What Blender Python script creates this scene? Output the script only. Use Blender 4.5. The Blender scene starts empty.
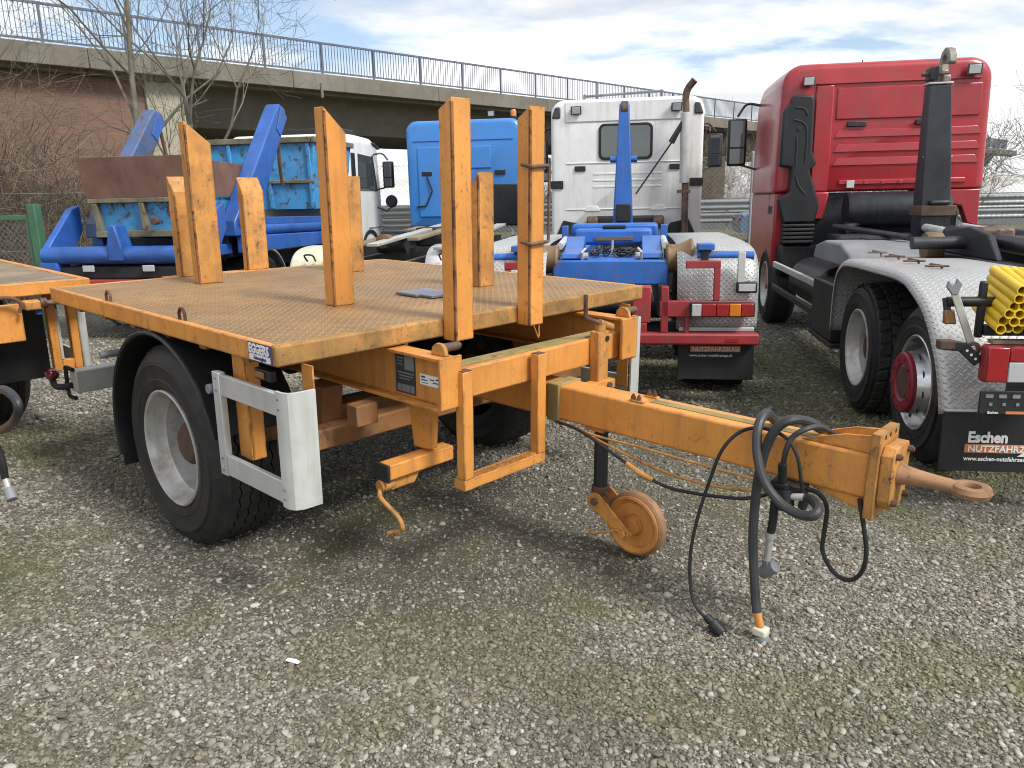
import bpy, bmesh, math, random
import numpy as np
from mathutils import Vector, Matrix
random.seed(7); rng = np.random.default_rng(7)
PI = math.pi
sc = bpy.context.scene
col = sc.collection

# ------------------------------------------------------------------ camera
F_PX, PITCH, ROLL, CAM_H = 770.0, 0.2355, -0.0211, 1.712
cam = bpy.data.cameras.new('camera'); cam_o = bpy.data.objects.new('camera', cam); col.objects.link(cam_o)
cam.sensor_width = 36; cam.lens = 36 * F_PX / 1024; cam.clip_start = .05; cam.clip_end = 2000
_r0 = Vector((1, 0, 0)); _u0 = Vector((0, math.sin(PITCH), math.cos(PITCH))); _f0 = Vector((0, math.cos(PITCH), -math.sin(PITCH)))
_r = math.cos(ROLL) * _r0 + math.sin(ROLL) * _u0; _u = math.cos(ROLL) * _u0 - math.sin(ROLL) * _r0
cam_o.matrix_world = Matrix(((_r.x, _u.x, -_f0.x, 0), (_r.y, _u.y, -_f0.y, 0), (_r.z, _u.z, -_f0.z, CAM_H), (0, 0, 0, 1)))
sc.camera = cam_o
sc.render.resolution_x = 1024; sc.render.resolution_y = 768

cy = sc.cycles; cy.max_bounces = 5; cy.diffuse_bounces = 2; cy.glossy_bounces = 2; cy.transmission_bounces = 2; cy.transparent_max_bounces = 4; cy.caustics_reflective = False; cy.caustics_refractive = False
cy.use_adaptive_sampling = True; cy.adaptive_threshold = .014; cy.use_denoising = True; cy.filter_width = 1.05
# ------------------------------------------------------------------ node helper
class NT:
    def __init__(s, tree): s.t = tree
    def n(s, typ, ins=None, **at):
        nd = s.t.nodes.new(typ)
        for k, v in at.items(): setattr(nd, k, v)
        for k, v in (ins or {}).items(): s.set(nd.inputs[k], v)
        return nd
    def set(s, sock, v):
        if isinstance(v, bpy.types.NodeSocket): s.t.links.new(v, sock)
        elif isinstance(v, bpy.types.Node): s.t.links.new(v.outputs[0], sock)
        else:
            if hasattr(sock.default_value, '__len__') and hasattr(v, '__len__') and len(sock.default_value) == 4 and len(v) == 3: v = (*v, 1)
            sock.default_value = v
    def m(s, op, a, b=0.0, c=None, clamp=False):
        nd = s.t.nodes.new('ShaderNodeMath'); nd.operation = op; nd.use_clamp = clamp
        s.set(nd.inputs[0], a); s.set(nd.inputs[1], b)
        if c is not None: s.set(nd.inputs[2], c)
        return nd.outputs[0]
    def mix(s, fac, a, b, blend='MIX'):
        nd = s.t.nodes.new('ShaderNodeMix'); nd.data_type = 'RGBA'; nd.blend_type = blend
        s.set(nd.inputs[0], fac); s.set(nd.inputs[6], a); s.set(nd.inputs[7], b)
        return nd.outputs[2]
    def ramp(s, fac, stops, interp='LINEAR'):
        nd = s.t.nodes.new('ShaderNodeValToRGB'); cr = nd.color_ramp; cr.interpolation = interp
        while len(cr.elements) < len(stops): cr.elements.new(0.5)
        for e, (p, c) in zip(cr.elements, stops):
            e.position = p; e.color = (c, c, c, 1) if not hasattr(c, '__len__') else (*c, 1)
        s.set(nd.inputs[0], fac); return nd.outputs[0]
    def noise(s, vec, scale, detail=4, rough=.55, dist=0.0):
        return s.n('ShaderNodeTexNoise', {'Vector': vec, 'Scale': scale, 'Detail': detail, 'Roughness': rough, 'Distortion': dist}).outputs['Fac']
    def mapping(s, vec, loc=(0, 0, 0), rot=(0, 0, 0), scale=(1, 1, 1)):
        return s.n('ShaderNodeMapping', {'Vector': vec, 'Location': loc, 'Rotation': rot, 'Scale': scale}).outputs[0]

# ------------------------------------------------------------------ sky and sun
SUN_EL, SUN_AZ = math.radians(46), math.radians(128)       # azimuth from +Y towards +X: behind the camera to the right, veiled by cloud
w = bpy.data.worlds.new('World'); sc.world = w; w.use_nodes = True
w.cycles.sampling_method = "NONE"; w.node_tree.nodes.clear(); q = NT(w.node_tree)
sky = q.n('ShaderNodeTexSky', sky_type='NISHITA', sun_disc=False, sun_elevation=SUN_EL, sun_rotation=SUN_AZ, dust_density=.6, ozone_density=1.5)
gen = q.n('ShaderNodeTexCoord').outputs['Generated']
sep = q.n('ShaderNodeSeparateXYZ', {0: gen})
den = q.m('ADD', q.m('MAXIMUM', sep.outputs[2], 0.0), .17)
cv = q.n('ShaderNodeCombineXYZ', {0: q.m('DIVIDE', sep.outputs[0], den), 1: q.m('DIVIDE', sep.outputs[1], den), 2: 0.0}).outputs[0]
cl = q.noise(q.mapping(cv, loc=(16.37, 9.61, 0), scale=(.8, 1.05, 1)), 1.25, 7, .56, .25)
cmask = q.ramp(cl, [(.41, 0), (.55, 1)])
shade = q.noise(q.mapping(cv, loc=(15.31, 3.19, 0), scale=(.7, 1.1, 1)), 1.1, 5, .55, .3)
ccol = q.mix(q.ramp(shade, [(.46, 0), (.64, 1)]), (10.6, 10.6, 10.5), (6.4, 6.65, 6.95))
skyc = q.mix(cmask, q.mix(.10, q.mix(1.0, sky, (1.2, 1.2, 1.2), 'MULTIPLY'), (10, 10, 10)), ccol)
hz = q.ramp(sep.outputs[2], [(0.0, 1), (.16, 0)])
skyc = q.mix(q.m('MULTIPLY', hz, .4), skyc, (8.3, 8.5, 8.8))
bg = q.n('ShaderNodeBackground', {'Color': skyc, 'Strength': .092})
q.t.links.new(bg.outputs[0], q.n('ShaderNodeOutputWorld').inputs[0])
sun = bpy.data.lights.new('sun', 'SUN'); sun.energy = 2.5; sun.angle = math.radians(15); sun.color = (1, .965, .91)
sun_o = bpy.data.objects.new('sun', sun); col.objects.link(sun_o)
_d = Vector((math.sin(SUN_AZ) * math.cos(SUN_EL), math.cos(SUN_AZ) * math.cos(SUN_EL), math.sin(SUN_EL)))
sun_o.rotation_euler = _d.to_track_quat('Z', 'Y').to_euler(); sun_o.location = _d * 40
vs = sc.view_settings; vs.view_transform = 'Standard'; vs.look = 'None'; vs.gamma = 1; vs.exposure = 0.55; vs.use_curve_mapping = False

# ------------------------------------------------------------------ mesh helpers
def V(*a): return Vector(a)
class MB:
    def __init__(s): s.v = []; s.f = []; s.uv = None
    def add(s, vs_, fs):
        b = len(s.v); s.v += [tuple(p) for p in vs_]; s.f += [tuple(i + b for i in f) for f in fs]; return s
    def hexa(s, p):      # p: bottom 4 ccw, top 4 ccw
        return s.add(p, [(3, 2, 1, 0), (4, 5, 6, 7), (0, 1, 5, 4), (1, 2, 6, 5), (2, 3, 7, 6), (3, 0, 4, 7)])
    def box(s, x0, x1, y0, y1, z0, z1):
        return s.hexa([(x0, y0, z0), (x1, y0, z0), (x1, y1, z0), (x0, y1, z0), (x0, y0, z1), (x1, y0, z1), (x1, y1, z1), (x0, y1, z1)])
    def bar(s, a, b, wd, ht, up=(0, 0, 1)):
        a = Vector(a); b = Vector(b); d = (b - a).normalized(); u = Vector(up)
        if abs(d.dot(u)) > .95: u = V(1, 0, 0)
        sd = d.cross(u).normalized(); u = sd.cross(d).normalized(); sd = sd * wd / 2; u = u * ht / 2
        return s.hexa([a - sd - u, a + sd - u, b + sd - u, b - sd - u, a - sd + u, a + sd + u, b + sd + u, b - sd + u])
    def prism(s, poly, ax, a, b):
        def P(p, t): return {'x': (t, p[0], p[1]), 'y': (p[0], t, p[1]), 'z': (p[0], p[1], t)}[ax]
        n = len(poly); vs_ = [P(p, a) for p in poly] + [P(p, b) for p in poly]
        return s.add(vs_, [tuple(range(n))[::-1], tuple(range(n, 2 * n))] + [(i, (i + 1) % n, n + (i + 1) % n, n + i) for i in range(n)])
    def tube(s, pts, r, n=8, cap=True):
        pts = [Vector(p) for p in pts]; m = len(pts); rr = r if hasattr(r, '__len__') else [r] * m
        t0 = (pts[1] - pts[0]).normalized(); up = V(0, 0, 1) if abs(t0.z) < .9 else V(1, 0, 0)
        nn = t0.cross(up).normalized(); vs_ = []
        for i in range(m):
            t = ((pts[min(i + 1, m - 1)] - pts[max(i - 1, 0)])).normalized()
            nn = (nn - t * nn.dot(t)); nn = nn.normalized() if nn.length > 1e-6 else t.orthogonal().normalized()
            bb = t.cross(nn)
            vs_ += [pts[i] + (nn * math.cos(2 * PI * k / n) + bb * math.sin(2 * PI * k / n)) * rr[i] for k in range(n)]
        fs = [(i * n + k, i * n + (k + 1) % n, (i + 1) * n + (k + 1) % n, (i + 1) * n + k) for i in range(m - 1) for k in range(n)]
        if cap: fs += [tuple(range(n))[::-1], tuple((m - 1) * n + k for k in range(n))]
        return s.add(vs_, fs)
    def cyl(s, a, b, r, r2=None, n=16): return s.tube([a, b], [r, r if r2 is None else r2], n)
    def lathe(s, prof, o, ax, n=32, closed=False, cap=False):
        o = Vector(o); ax = Vector(ax).normalized(); e1 = ax.orthogonal().normalized(); e2 = ax.cross(e1); m = len(prof)
        vs_ = [o + ax * h + (e1 * math.cos(2 * PI * k / n) + e2 * math.sin(2 * PI * k / n)) * r for r, h in prof for k in range(n)]
        rg = range(m if closed else m - 1)
        fs = [(i * n + k, i * n + (k + 1) % n, ((i + 1) % m) * n + (k + 1) % n, ((i + 1) % m) * n + k) for i in rg for k in range(n)]
        if cap and not closed:
            if prof[0][0] > 1e-4: fs.append(tuple(range(n))[::-1])
            if prof[-1][0] > 1e-4: fs.append(tuple((m - 1) * n + k for k in range(n)))
        return s.add(vs_, fs)
    def loft(s, rings):
        n = len(rings[0]); m = len(rings)
        vs_ = [p for r in rings for p in r]
        fs = [(i * n + k, i * n + (k + 1) % n, (i + 1) * n + (k + 1) % n, (i + 1) * n + k) for i in range(m - 1) for k in range(n)]
        fs += [tuple(range(n))[::-1], tuple((m - 1) * n + k for k in range(n))]
        return s.add(vs_, fs)
    def sheet(s, prof, ax, a, b, th):       # open profile swept along ax with thickness th (to the left of travel)
        P = [Vector((p[0], p[1])) for p in prof]; n = len(P); inn = []
        for i in range(n):
            t = (P[min(i + 1, n - 1)] - P[max(i - 1, 0)]).normalized(); inn.append(P[i] + Vector((-t.y, t.x)) * th)
        poly = [tuple(p) for p in P] + [tuple(p) for p in inn[::-1]]
        def Q(p, t): return {'x': (t, p[0], p[1]), 'y': (p[0], t, p[1]), 'z': (p[0], p[1], t)}[ax]
        N = len(poly); vs_ = [Q(p, a) for p in poly] + [Q(p, b) for p in poly]
        fs = [(i, (i + 1) % N, N + (i + 1) % N, N + i) for i in range(N)]
        for i in range(n - 1):
            j = N - 1 - i
            fs += [(j, i, i + 1, j - 1)[::-1], (N + j, N + i, N + i + 1, N + j - 1)]
        return s.add(vs_, fs)

def rrect(a0, a1, b0, b1, r, n=5):
    return [(cx + r * math.cos(t_ + PI / 2 * k / n), cz + r * math.sin(t_ + PI / 2 * k / n)) for cx, cz, t_ in ((a1 - r, b0 + r, -PI / 2), (a1 - r, b1 - r, 0), (a0 + r, b1 - r, PI / 2), (a0 + r, b0 + r, PI)) for k in range(n + 1)]
def smooth_path(pts, k=6):
    P = [Vector(p) for p in pts]; P = [2 * P[0] - P[1]] + P + [2 * P[-1] - P[-2]]; out = []
    for i in range(1, len(P) - 2):
        for j in range(k):
            t = j / k; a, b, c, d = P[i - 1], P[i], P[i + 1], P[i + 2]
            out.append(.5 * ((2 * b) + (c - a) * t + (2 * a - 5 * b + 4 * c - d) * t * t + (3 * b - a - 3 * c + d) * t ** 3))
    return out + [P[-2]]

def finish(me, smooth=35, recalc=True):
    if recalc:
        bm = bmesh.new(); bm.from_mesh(me); bmesh.ops.recalc_face_normals(bm, faces=bm.faces); bm.to_mesh(me); bm.free()
    if smooth:
        me.polygons.foreach_set('use_smooth', [True] * len(me.polygons)); me.set_sharp_from_angle(angle=math.radians(smooth))
    me.update()
OFF = Vector((0, 0, 0))       # subtracted from the coordinates of every part of the thing being built
def part(mb, name, mat, parent=None, bevel=0, smooth=35, recalc=True, seg=2):
    me = bpy.data.meshes.new(name); me.from_pydata(mb.v, [], mb.f)
    if OFF.length and parent is not None: me.transform(Matrix.Translation(-OFF))
    me.materials.append(M[mat] if isinstance(mat, str) else mat); finish(me, smooth, recalc)
    o = bpy.data.objects.new(name, me); col.objects.link(o)
    if parent is not None: o.parent = parent
    if bevel:
        b = o.modifiers.new('bevel', 'BEVEL'); b.width = bevel; b.segments = seg; b.limit_method = 'ANGLE'; b.angle_limit = math.radians(40)
    return o
def tag(o, label, cat, group=None):
    o['label'] = label; o['category'] = cat
    if group: o['group'] = group
    return o
def thing(name, label, cat, mat=None, group=None):
    o = bpy.data.objects.new(name, None); col.objects.link(o); o.empty_display_size = .3
    if mat is not None: o.matrix_world = mat
    return tag(o, label, cat, group)
def sub(name, parent):
    o = bpy.data.objects.new(name, None); col.objects.link(o); o.parent = parent; o.empty_display_size = .1; return o
def structure(o): o['kind'] = 'structure'; return o
def stuff(o): o['kind'] = 'stuff'; return o
def frame(x, y, th, z=0):          # heading th degrees right of +Y; local x forward, y left
    t = math.radians(90 - th); return Matrix.Translation((x, y, z)) @ Matrix.Rotation(t, 4, 'Z')
def text(txt, size, mat, parent, mtx, bold=0.0, name='lettering', sx=1.0, extrude=.0008):
    cu = bpy.data.curves.new('t', 'FONT'); cu.body = txt; cu.size = size; cu.offset = bold; cu.extrude = extrude; cu.resolution_u = 3
    to = bpy.data.objects.new('t', cu); col.objects.link(to)
    dg = bpy.context.evaluated_depsgraph_get(); me = bpy.data.meshes.new_from_object(to.evaluated_get(dg))
    bpy.data.objects.remove(to); bpy.data.curves.remove(cu)
    me.name = name; me.transform(mtx @ Matrix.Diagonal((sx, 1, 1, 1)))
    if OFF.length: me.transform(Matrix.Translation(-OFF))
    me.materials.clear(); me.materials.append(M[mat]); o = bpy.data.objects.new(name, me); col.objects.link(o); o.parent = parent; return o
def basis(o, ex, ey):       # matrix with text x along ex, text y along ey
    ex = Vector(ex).normalized(); ey = Vector(ey); ey = (ey - ex * ey.dot(ex)).normalized(); ez = ex.cross(ey); o = Vector(o)
    return Matrix(((ex.x, ey.x, ez.x, o.x), (ex.y, ey.y, ez.y, o.y), (ex.z, ey.z, ez.z, o.z), (0, 0, 0, 1)))

# ------------------------------------------------------------------ materials
M = {}
def new_mat(name):
    m = bpy.data.materials.new(name); m.use_nodes = True; m.node_tree.nodes.clear(); t = NT(m.node_tree)
    b = t.n('ShaderNodeBsdfPrincipled'); o = t.n('ShaderNodeOutputMaterial'); t.t.links.new(b.outputs[0], o.inputs[0]); M[name] = m
    tc = t.n('ShaderNodeTexCoord'); rnd = t.n('ShaderNodeObjectInfo').outputs['Random']
    off = t.n('ShaderNodeVectorMath', {0: tc.outputs['Object'], 1: t.n('ShaderNodeCombineXYZ', {0: t.m('MULTIPLY', rnd, 37.0), 1: t.m('MULTIPLY', rnd, 11.0), 2: 0.0}).outputs[0]}, operation='ADD').outputs[0]
    return m, t, b, tc, off
def bump(t, b, h, strength=.3, dist=.01):
    t.set(b.inputs['Normal'], t.n('ShaderNodeBump', {'Height': h, 'Strength': strength, 'Distance': dist}).outputs[0])
def paint(name, c, rough=.42, rust=0.0, dirt=.25, rustc=(.10, .045, .022), dirtc=(.13, .105, .07), var=.18, metal=0.0, scale=1.0, streak=.35, spec=.5, coat=0.0, edge=0.0, speck=0.0):
    m, t, b, tc, vec = new_mat(name)
    n1 = t.noise(vec, 2.2 * scale, 5, .6); n2 = t.noise(vec, 14 * scale, 6, .65)
    dark = tuple(x * (1 - var * 1.6) for x in c); lite = tuple(min(1, x * (1 + var) + var * .02) for x in c)
    base = t.mix(t.ramp(n1, [(.3, 0), (.7, 1)]), dark, lite)
    st = t.noise(t.mapping(vec, scale=(9, 9, .7)), 1.6 * scale, 5, .6)
    base = t.mix(t.m('MULTIPLY', t.ramp(st, [(.52, 0), (.72, 1)]), streak), base, dirtc)
    dm = t.m('MULTIPLY', t.ramp(t.noise(vec, 5 * scale, 5, .7), [(.45, 0), (.72, 1)]), dirt)
    base = t.mix(dm, base, dirtc)
    r = t.m('ADD', t.m('MULTIPLY', n2, .22), rough - .1)
    if speck > 0:
        sp1 = t.noise(t.mapping(vec, scale=(1, 1, .6)), 38 * scale, 3, .7); gate = t.ramp(t.noise(vec, 3.1 * scale, 4, .6), [(.42, 0), (.62, 1)])
        base = t.mix(t.m('MULTIPLY', t.m('MULTIPLY', t.ramp(sp1, [(.60, 0), (.66, 1)]), gate), speck), base, tuple(x * .8 for x in rustc))
        wash = t.noise(t.mapping(vec, scale=(22, 22, 1.2)), 1.0, 4, .6); base = t.mix(t.m('MULTIPLY', t.ramp(wash, [(.55, 0), (.70, 1)]), speck * .45), base, (.30, .12, .035))
    if edge > 0:
        bv = t.n('ShaderNodeBevel', {'Radius': .016}, samples=3); gn = t.n('ShaderNodeNewGeometry').outputs['Normal']
        dt = t.n('ShaderNodeVectorMath', {0: bv.outputs[0], 1: gn}, operation='DOT_PRODUCT').outputs['Value']
        em = t.m('MULTIPLY', t.m('SUBTRACT', 1.0, dt), 7.0, clamp=True); eg = t.ramp(t.noise(vec, 11 * scale, 6, .7), [(.42, 0), (.58, 1)])
        base = t.mix(t.m('MULTIPLY', t.m('MULTIPLY', em, eg), edge), base, tuple(x * .9 for x in rustc))
    if rust > 0:
        rm = t.noise(vec, 7 * scale, 6, .72, .4); lo = .74 - rust * .26
        mask = t.ramp(rm, [(lo, 0), (lo + .035, 1)])
        halo = t.m('MULTIPLY', t.ramp(rm, [(lo - .09, 0), (lo + .02, 1)]), .55)
        rc = t.mix(n2, tuple(x * .55 for x in rustc), tuple(min(1, x * 1.7) for x in rustc))
        base = t.mix(halo, base, tuple(x * 1.5 for x in rustc)); base = t.mix(mask, base, rc)
        r = t.m('ADD', r, t.m('MULTIPLY', mask, .35)); bump(t, b, t.m('SUBTRACT', t.m('MULTIPLY', n2, .15), mask), .35, .002)
    else: bump(t, b, n2, .08, .002)
    t.set(b.inputs['Base Color'], base); t.set(b.inputs['Roughness'], r); b.inputs['Metallic'].default_value = metal
    b.inputs['Specular IOR Level'].default_value = spec
    if coat: b.inputs['Coat Weight'].default_value = coat; b.inputs['Coat Roughness'].default_value = .15
    return m
paint('orange', (.70, .295, .06), .46, rust=.24, dirt=.16, rustc=(.11, .044, .02), var=.12, scale=1.2, edge=1.0, speck=.5)
paint('orange_worn', (.58, .265, .06), .6, rust=.42, dirt=.5, rustc=(.105, .048, .024), dirtc=(.17, .115, .05), var=.2, scale=1.3, edge=.8, speck=.9)
paint('rim_grime', (.44, .225, .06), .7, rust=.4, dirt=.85, rustc=(.10, .048, .022), dirtc=(.135, .095, .038), var=.25, scale=1.6, edge=.5, speck=.9, streak=.6)
paint('underframe_shaded', (.30, .135, .045), .7, rust=.5, dirt=.55, rustc=(.09, .045, .025), dirtc=(.10, .07, .045), var=.25, speck=.6)  # trailer orange with the shade below the deck painted in, plus rust and dirt
paint('orange_bar', (.70, .295, .062), .48, rust=.16, dirt=.24, rustc=(.12, .05, .025), var=.12, edge=.9, speck=.4)
paint('mossy', (.30, .23, .085), .8, rust=.3, dirt=.5, dirtc=(.07, .085, .025), var=.25)
paint('rust', (.13, .055, .028), .85, rust=.5, dirt=.3, rustc=(.06, .025, .015), var=.35)
paint('rusty_steel', (.165, .105, .075), .6, rust=.62, dirt=.3, rustc=(.075, .036, .02), dirtc=(.21, .18, .15), var=.4, metal=.35, scale=2.2, edge=0)
paint('seam', (.32, .135, .035), .8, rust=.75, dirt=.5, rustc=(.075, .034, .018), dirtc=(.10, .055, .025), var=.35, scale=2.0, speck=.8)
paint('black_rubber', (.012, .012, .013), .7, dirt=.22, dirtc=(.055, .052, .045), var=.2, streak=.12)
paint('black_plastic', (.009, .0095, .011), .48, dirt=.2, dirtc=(.05, .047, .04), var=.2, streak=.15)
paint('dark_steel', (.017, .019, .023), .5, rust=.14, dirt=.3, dirtc=(.065, .06, .052), var=.3)
paint('navy_steel', (.011, .013, .019), .4, rust=.12, dirt=.25, dirtc=(.075, .075, .075), var=.3, streak=.25)
paint('black_cloth', (.013, .014, .018), .7, dirt=.15, dirtc=(.06, .055, .05), streak=.1)
paint('hose', (.026, .028, .032), .5, dirt=.35, dirtc=(.10, .095, .085), var=.2, streak=.0)
paint('alu', (.60, .60, .59), .5, dirt=.3, dirtc=(.30, .30, .25), var=.07, metal=.35, streak=.3)
paint('alu_dirty', (.58, .585, .56), .55, dirt=.45, dirtc=(.33, .35, .27), var=.08, metal=.2, streak=.5)
paint('galv', (.50, .50, .46), .55, rust=.12, dirt=.45, dirtc=(.26, .25, .19), var=.12, metal=.2)
paint('rim_silver', (.58, .575, .55), .42, rust=.34, dirt=.8, dirtc=(.24, .19, .13), rustc=(.20, .09, .04), var=.1, metal=.3)
paint('rim_dirty', (.30, .255, .20), .7, rust=.3, dirt=.6, dirtc=(.14, .10, .07), rustc=(.12, .06, .035), var=.25)
paint('mesh_dark', (.075, .075, .07), .6, dirt=.3, var=.2)
paint('hub_rust', (.095, .055, .038), .85, rust=.5, dirt=.4, var=.4)
paint('chrome', (.75, .75, .76), .22, rust=.2, dirt=.3, dirtc=(.3, .28, .25), rustc=(.20, .13, .08), var=.08, metal=.9)
paint('red', (.40, .018, .027), .34, dirt=.3, dirtc=(.17, .075, .065), var=.12, streak=.3, coat=.3)
paint('red_frame', (.33, .024, .028), .55, rust=.3, dirt=.35, dirtc=(.11, .08, .065), var=.2)
paint('eye_rust', (.38, .21, .105), .6, rust=.5, dirt=.3, rustc=(.12, .055, .03), dirtc=(.20, .12, .07), var=.25, metal=.2, scale=1.5, speck=.8)
paint('blue_rusty', (.06, .12, .27), .55, rust=.6, dirt=.5, dirtc=(.14, .10, .07), rustc=(.10, .06, .04), var=.25)
paint('pier_concrete', (.42, .385, .30), .9, dirt=.4, dirtc=(.22, .20, .14), var=.12, streak=.4, scale=.5)
paint('hook_steel', (.30, .275, .24), .5, rust=.45, dirt=.3, rustc=(.13, .075, .045), var=.25, metal=.3, scale=2)
paint('red_hub', (.27, .018, .03), .5, dirt=.3, dirtc=(.12, .06, .06), rust=.15, var=.12)
paint('blue', (.022, .112, .42), .4, rust=.26, dirt=.3, dirtc=(.045, .07, .13), rustc=(.09, .06, .045), var=.2, streak=.3, speck=.4)
paint('blue_deep', (.018, .135, .50), .38, rust=.2, dirt=.32, dirtc=(.10, .13, .17), rustc=(.10, .06, .04), var=.18, streak=.3, speck=.5)
paint('cab_blue', (.045, .235, .64), .38, dirt=.3, dirtc=(.12, .2, .3), var=.06, streak=.15, coat=.3)
paint('skip_blue', (.06, .33, .66), .5, rust=.62, dirt=.25, dirtc=(.12, .16, .17), rustc=(.075, .042, .025), var=.12)
paint('skip_brown', (.17, .085, .058), .72, rust=.4, dirt=.3, dirtc=(.20, .13, .10), rustc=(.09, .04, .028), var=.2)
paint('skip_rib', (.20, .185, .115), .8, rust=.5, dirt=.5, dirtc=(.10, .09, .06), var=.3)
paint('white', (.80, .80, .78), .38, dirt=.22, dirtc=(.45, .42, .35), var=.04, streak=.35, coat=.3)
paint('white_dirty', (.72, .72, .68), .5, dirt=.35, dirtc=(.36, .34, .26), var=.07, streak=.4)
paint('cream', (.66, .64, .48), .5, dirt=.3, dirtc=(.35, .32, .22), var=.08)
paint('tan_drum', (.23, .145, .075), .6, rust=.35, dirt=.3, rustc=(.09, .05, .03), var=.2, metal=.3)
paint('gate_green', (.055, .16, .085), .6, rust=.1, dirt=.3, dirtc=(.10, .12, .08), var=.15)
paint('fence_steel', (.33, .345, .35), .5, dirt=.25, dirtc=(.22, .21, .18), metal=.4, var=.1)
paint('post_dark', (.055, .065, .08), .6, dirt=.2, var=.2)
paint('rail_blue', (.12, .14, .20), .6, dirt=.2, var=.15)
paint('concrete', (.195, .178, .145), .9, dirt=.75, dirtc=(.15, .125, .085), var=.18, streak=.75, scale=.35)
paint('girder', (.20, .185, .16), .9, dirt=.4, dirtc=(.12, .11, .09), var=.12, streak=.5, scale=.35)
paint('wood', (.26, .20, .13), .85, dirt=.5, dirtc=(.12, .10, .07), var=.25)
paint('yellow', (.78, .52, .02), .5, dirt=.12, dirtc=(.4, .28, .06), var=.06, streak=.1)
paint('plate_dark', (.030, .033, .045), .45, dirt=.3, dirtc=(.10, .10, .10), streak=.1)
paint('plate_grey', (.22, .23, .245), .5, dirt=.3, dirtc=(.12, .12, .12), streak=.1)
paint('print_white', (.78, .78, .77), .5, dirt=.12, dirtc=(.4, .38, .33), var=.03, streak=.1)
paint('print_orange', (.62, .22, .07), .5, dirt=.1, var=.05)
paint('sign_blue', (.07, .06, .17), .4, dirt=.15, var=.1)
paint('slate', (.16, .17, .21), .4, dirt=.3, dirtc=(.3, .3, .3), var=.1)
paint('bark', (.165, .15, .108), .9, dirt=.5, dirtc=(.10, .10, .06), var=.3, scale=2)
paint('bark_dark', (.10, .082, .06), .9, dirt=.4, dirtc=(.05, .045, .035), var=.35, scale=2)
paint('twig', (.26, .195, .125), .9, dirt=.4, dirtc=(.06, .045, .03), var=.35, scale=2)
paint('lamp_body', (.045, .045, .05), .5, dirt=.2)
paint('car_blue', (.10, .16, .27), .3, dirt=.1, var=.05, coat=.4)
def lens(name, c, rough=.15):
    m, t, b, tc, vec = new_mat(name); rib = t.n('ShaderNodeTexWave', {'Vector': vec, 'Scale': 30.0, 'Distortion': .5}, bands_direction='Y').outputs['Fac']
    t.set(b.inputs['Base Color'], t.mix(t.noise(vec, 6), tuple(x * .7 for x in c), c)); b.inputs['Roughness'].default_value = rough
    b.inputs['Coat Weight'].default_value = .6; bump(t, b, rib, .2, .002)
lens('lens_red', (.36, .012, .015)); lens('lens_dark', (.10, .008, .012)); lens('lens_amber', (.75, .22, .012)); lens('lens_clear', (.55, .56, .57)); lens('lens_dull', (.30, .13, .03), .4)
def glass(name, c, rough=.06):
    m, t, b, tc, vec = new_mat(name); t.set(b.inputs['Base Color'], t.mix(t.noise(vec, 3), tuple(x * .6 for x in c), c))
    b.inputs['Roughness'].default_value = rough; b.inputs['Specular IOR Level'].default_value = .9; b.inputs['Coat Weight'].default_value = .7; b.inputs['Coat Roughness'].default_value = .03
glass('glass', (.035, .05, .052)); glass('glass_light', (.07, .09, .09)); glass('mirror_glass', (.05, .06, .075))

def tread_height(t, x, y, s, a=.46, bb=.15):      # diamond tread plate: crossed lens-shaped bars
    A = t.m('MULTIPLY', t.m('ADD', x, y), s); B = t.m('MULTIPLY', t.m('SUBTRACT', x, y), s)
    fx = t.m('SUBTRACT', t.m('FRACT', A), .5); fy = t.m('SUBTRACT', t.m('FRACT', B), .5)
    par = t.m('MODULO', t.m('ADD', t.m('ABSOLUTE', t.m('FLOOR', A)), t.m('ABSOLUTE', t.m('FLOOR', B))), 2.0)
    def ell(p, r_): return t.m('ADD', t.m('POWER', t.m('DIVIDE', p, a), 2.0), t.m('POWER', t.m('DIVIDE', r_, bb), 2.0))
    e1 = ell(fx, fy); e2 = ell(fy, fx)
    e = t.m('ADD', t.m('MULTIPLY', e1, par), t.m('MULTIPLY', e2, t.m('SUBTRACT', 1.0, par)))
    return t.m('SUBTRACT', 1.0, t.m('MINIMUM', e, 1.0))
m, t, b, tc, vec = new_mat('deck_plate')
sp = t.n('ShaderNodeSeparateXYZ', {0: tc.outputs['Object']}); h = tread_height(t, sp.outputs[0], sp.outputs[1], 21.0, .5, .17)
n1 = t.noise(vec, 1.3, 6, .62); n2 = t.noise(vec, 5, 8, .7); n3 = t.noise(vec, 60, 3, .6)
base = t.mix(t.ramp(n1, [(.3, 0), (.7, 1)]), (.20, .105, .036), (.40, .22, .075))
base = t.mix(t.m('MULTIPLY', t.ramp(n2, [(.46, 0), (.66, 1)]), .55), base, (.145, .085, .042))
base = t.mix(t.m('MULTIPLY', t.ramp(t.noise(vec, 2.6, 7, .7), [(.54, 0), (.66, 1)]), .35), base, (.45, .235, .08))
base = t.mix(t.m('MULTIPLY', t.ramp(t.noise(t.mapping(vec, loc=(4, 2, 0)), .9, 6, .65, .5), [(.46, 0), (.62, 1)]), .4), base, (.21, .165, .105))
base = t.mix(t.m('MULTIPLY', t.ramp(t.noise(vec, 26, 4, .7), [(.56, 0), (.68, 1)]), .5), base, (.10, .05, .024))
base = t.mix(t.m('MULTIPLY', h, .75), base, (.66, .48, .235)); base = t.mix(t.m('MULTIPLY', n3, .35), base, (.14, .09, .05))
t.set(b.inputs['Base Color'], base); t.set(b.inputs['Roughness'], t.m('ADD', .5, t.m('MULTIPLY', n2, .25))); bump(t, b, h, .9, .006)
m, t, b, tc, vec = new_mat('tread_alu')
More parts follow.
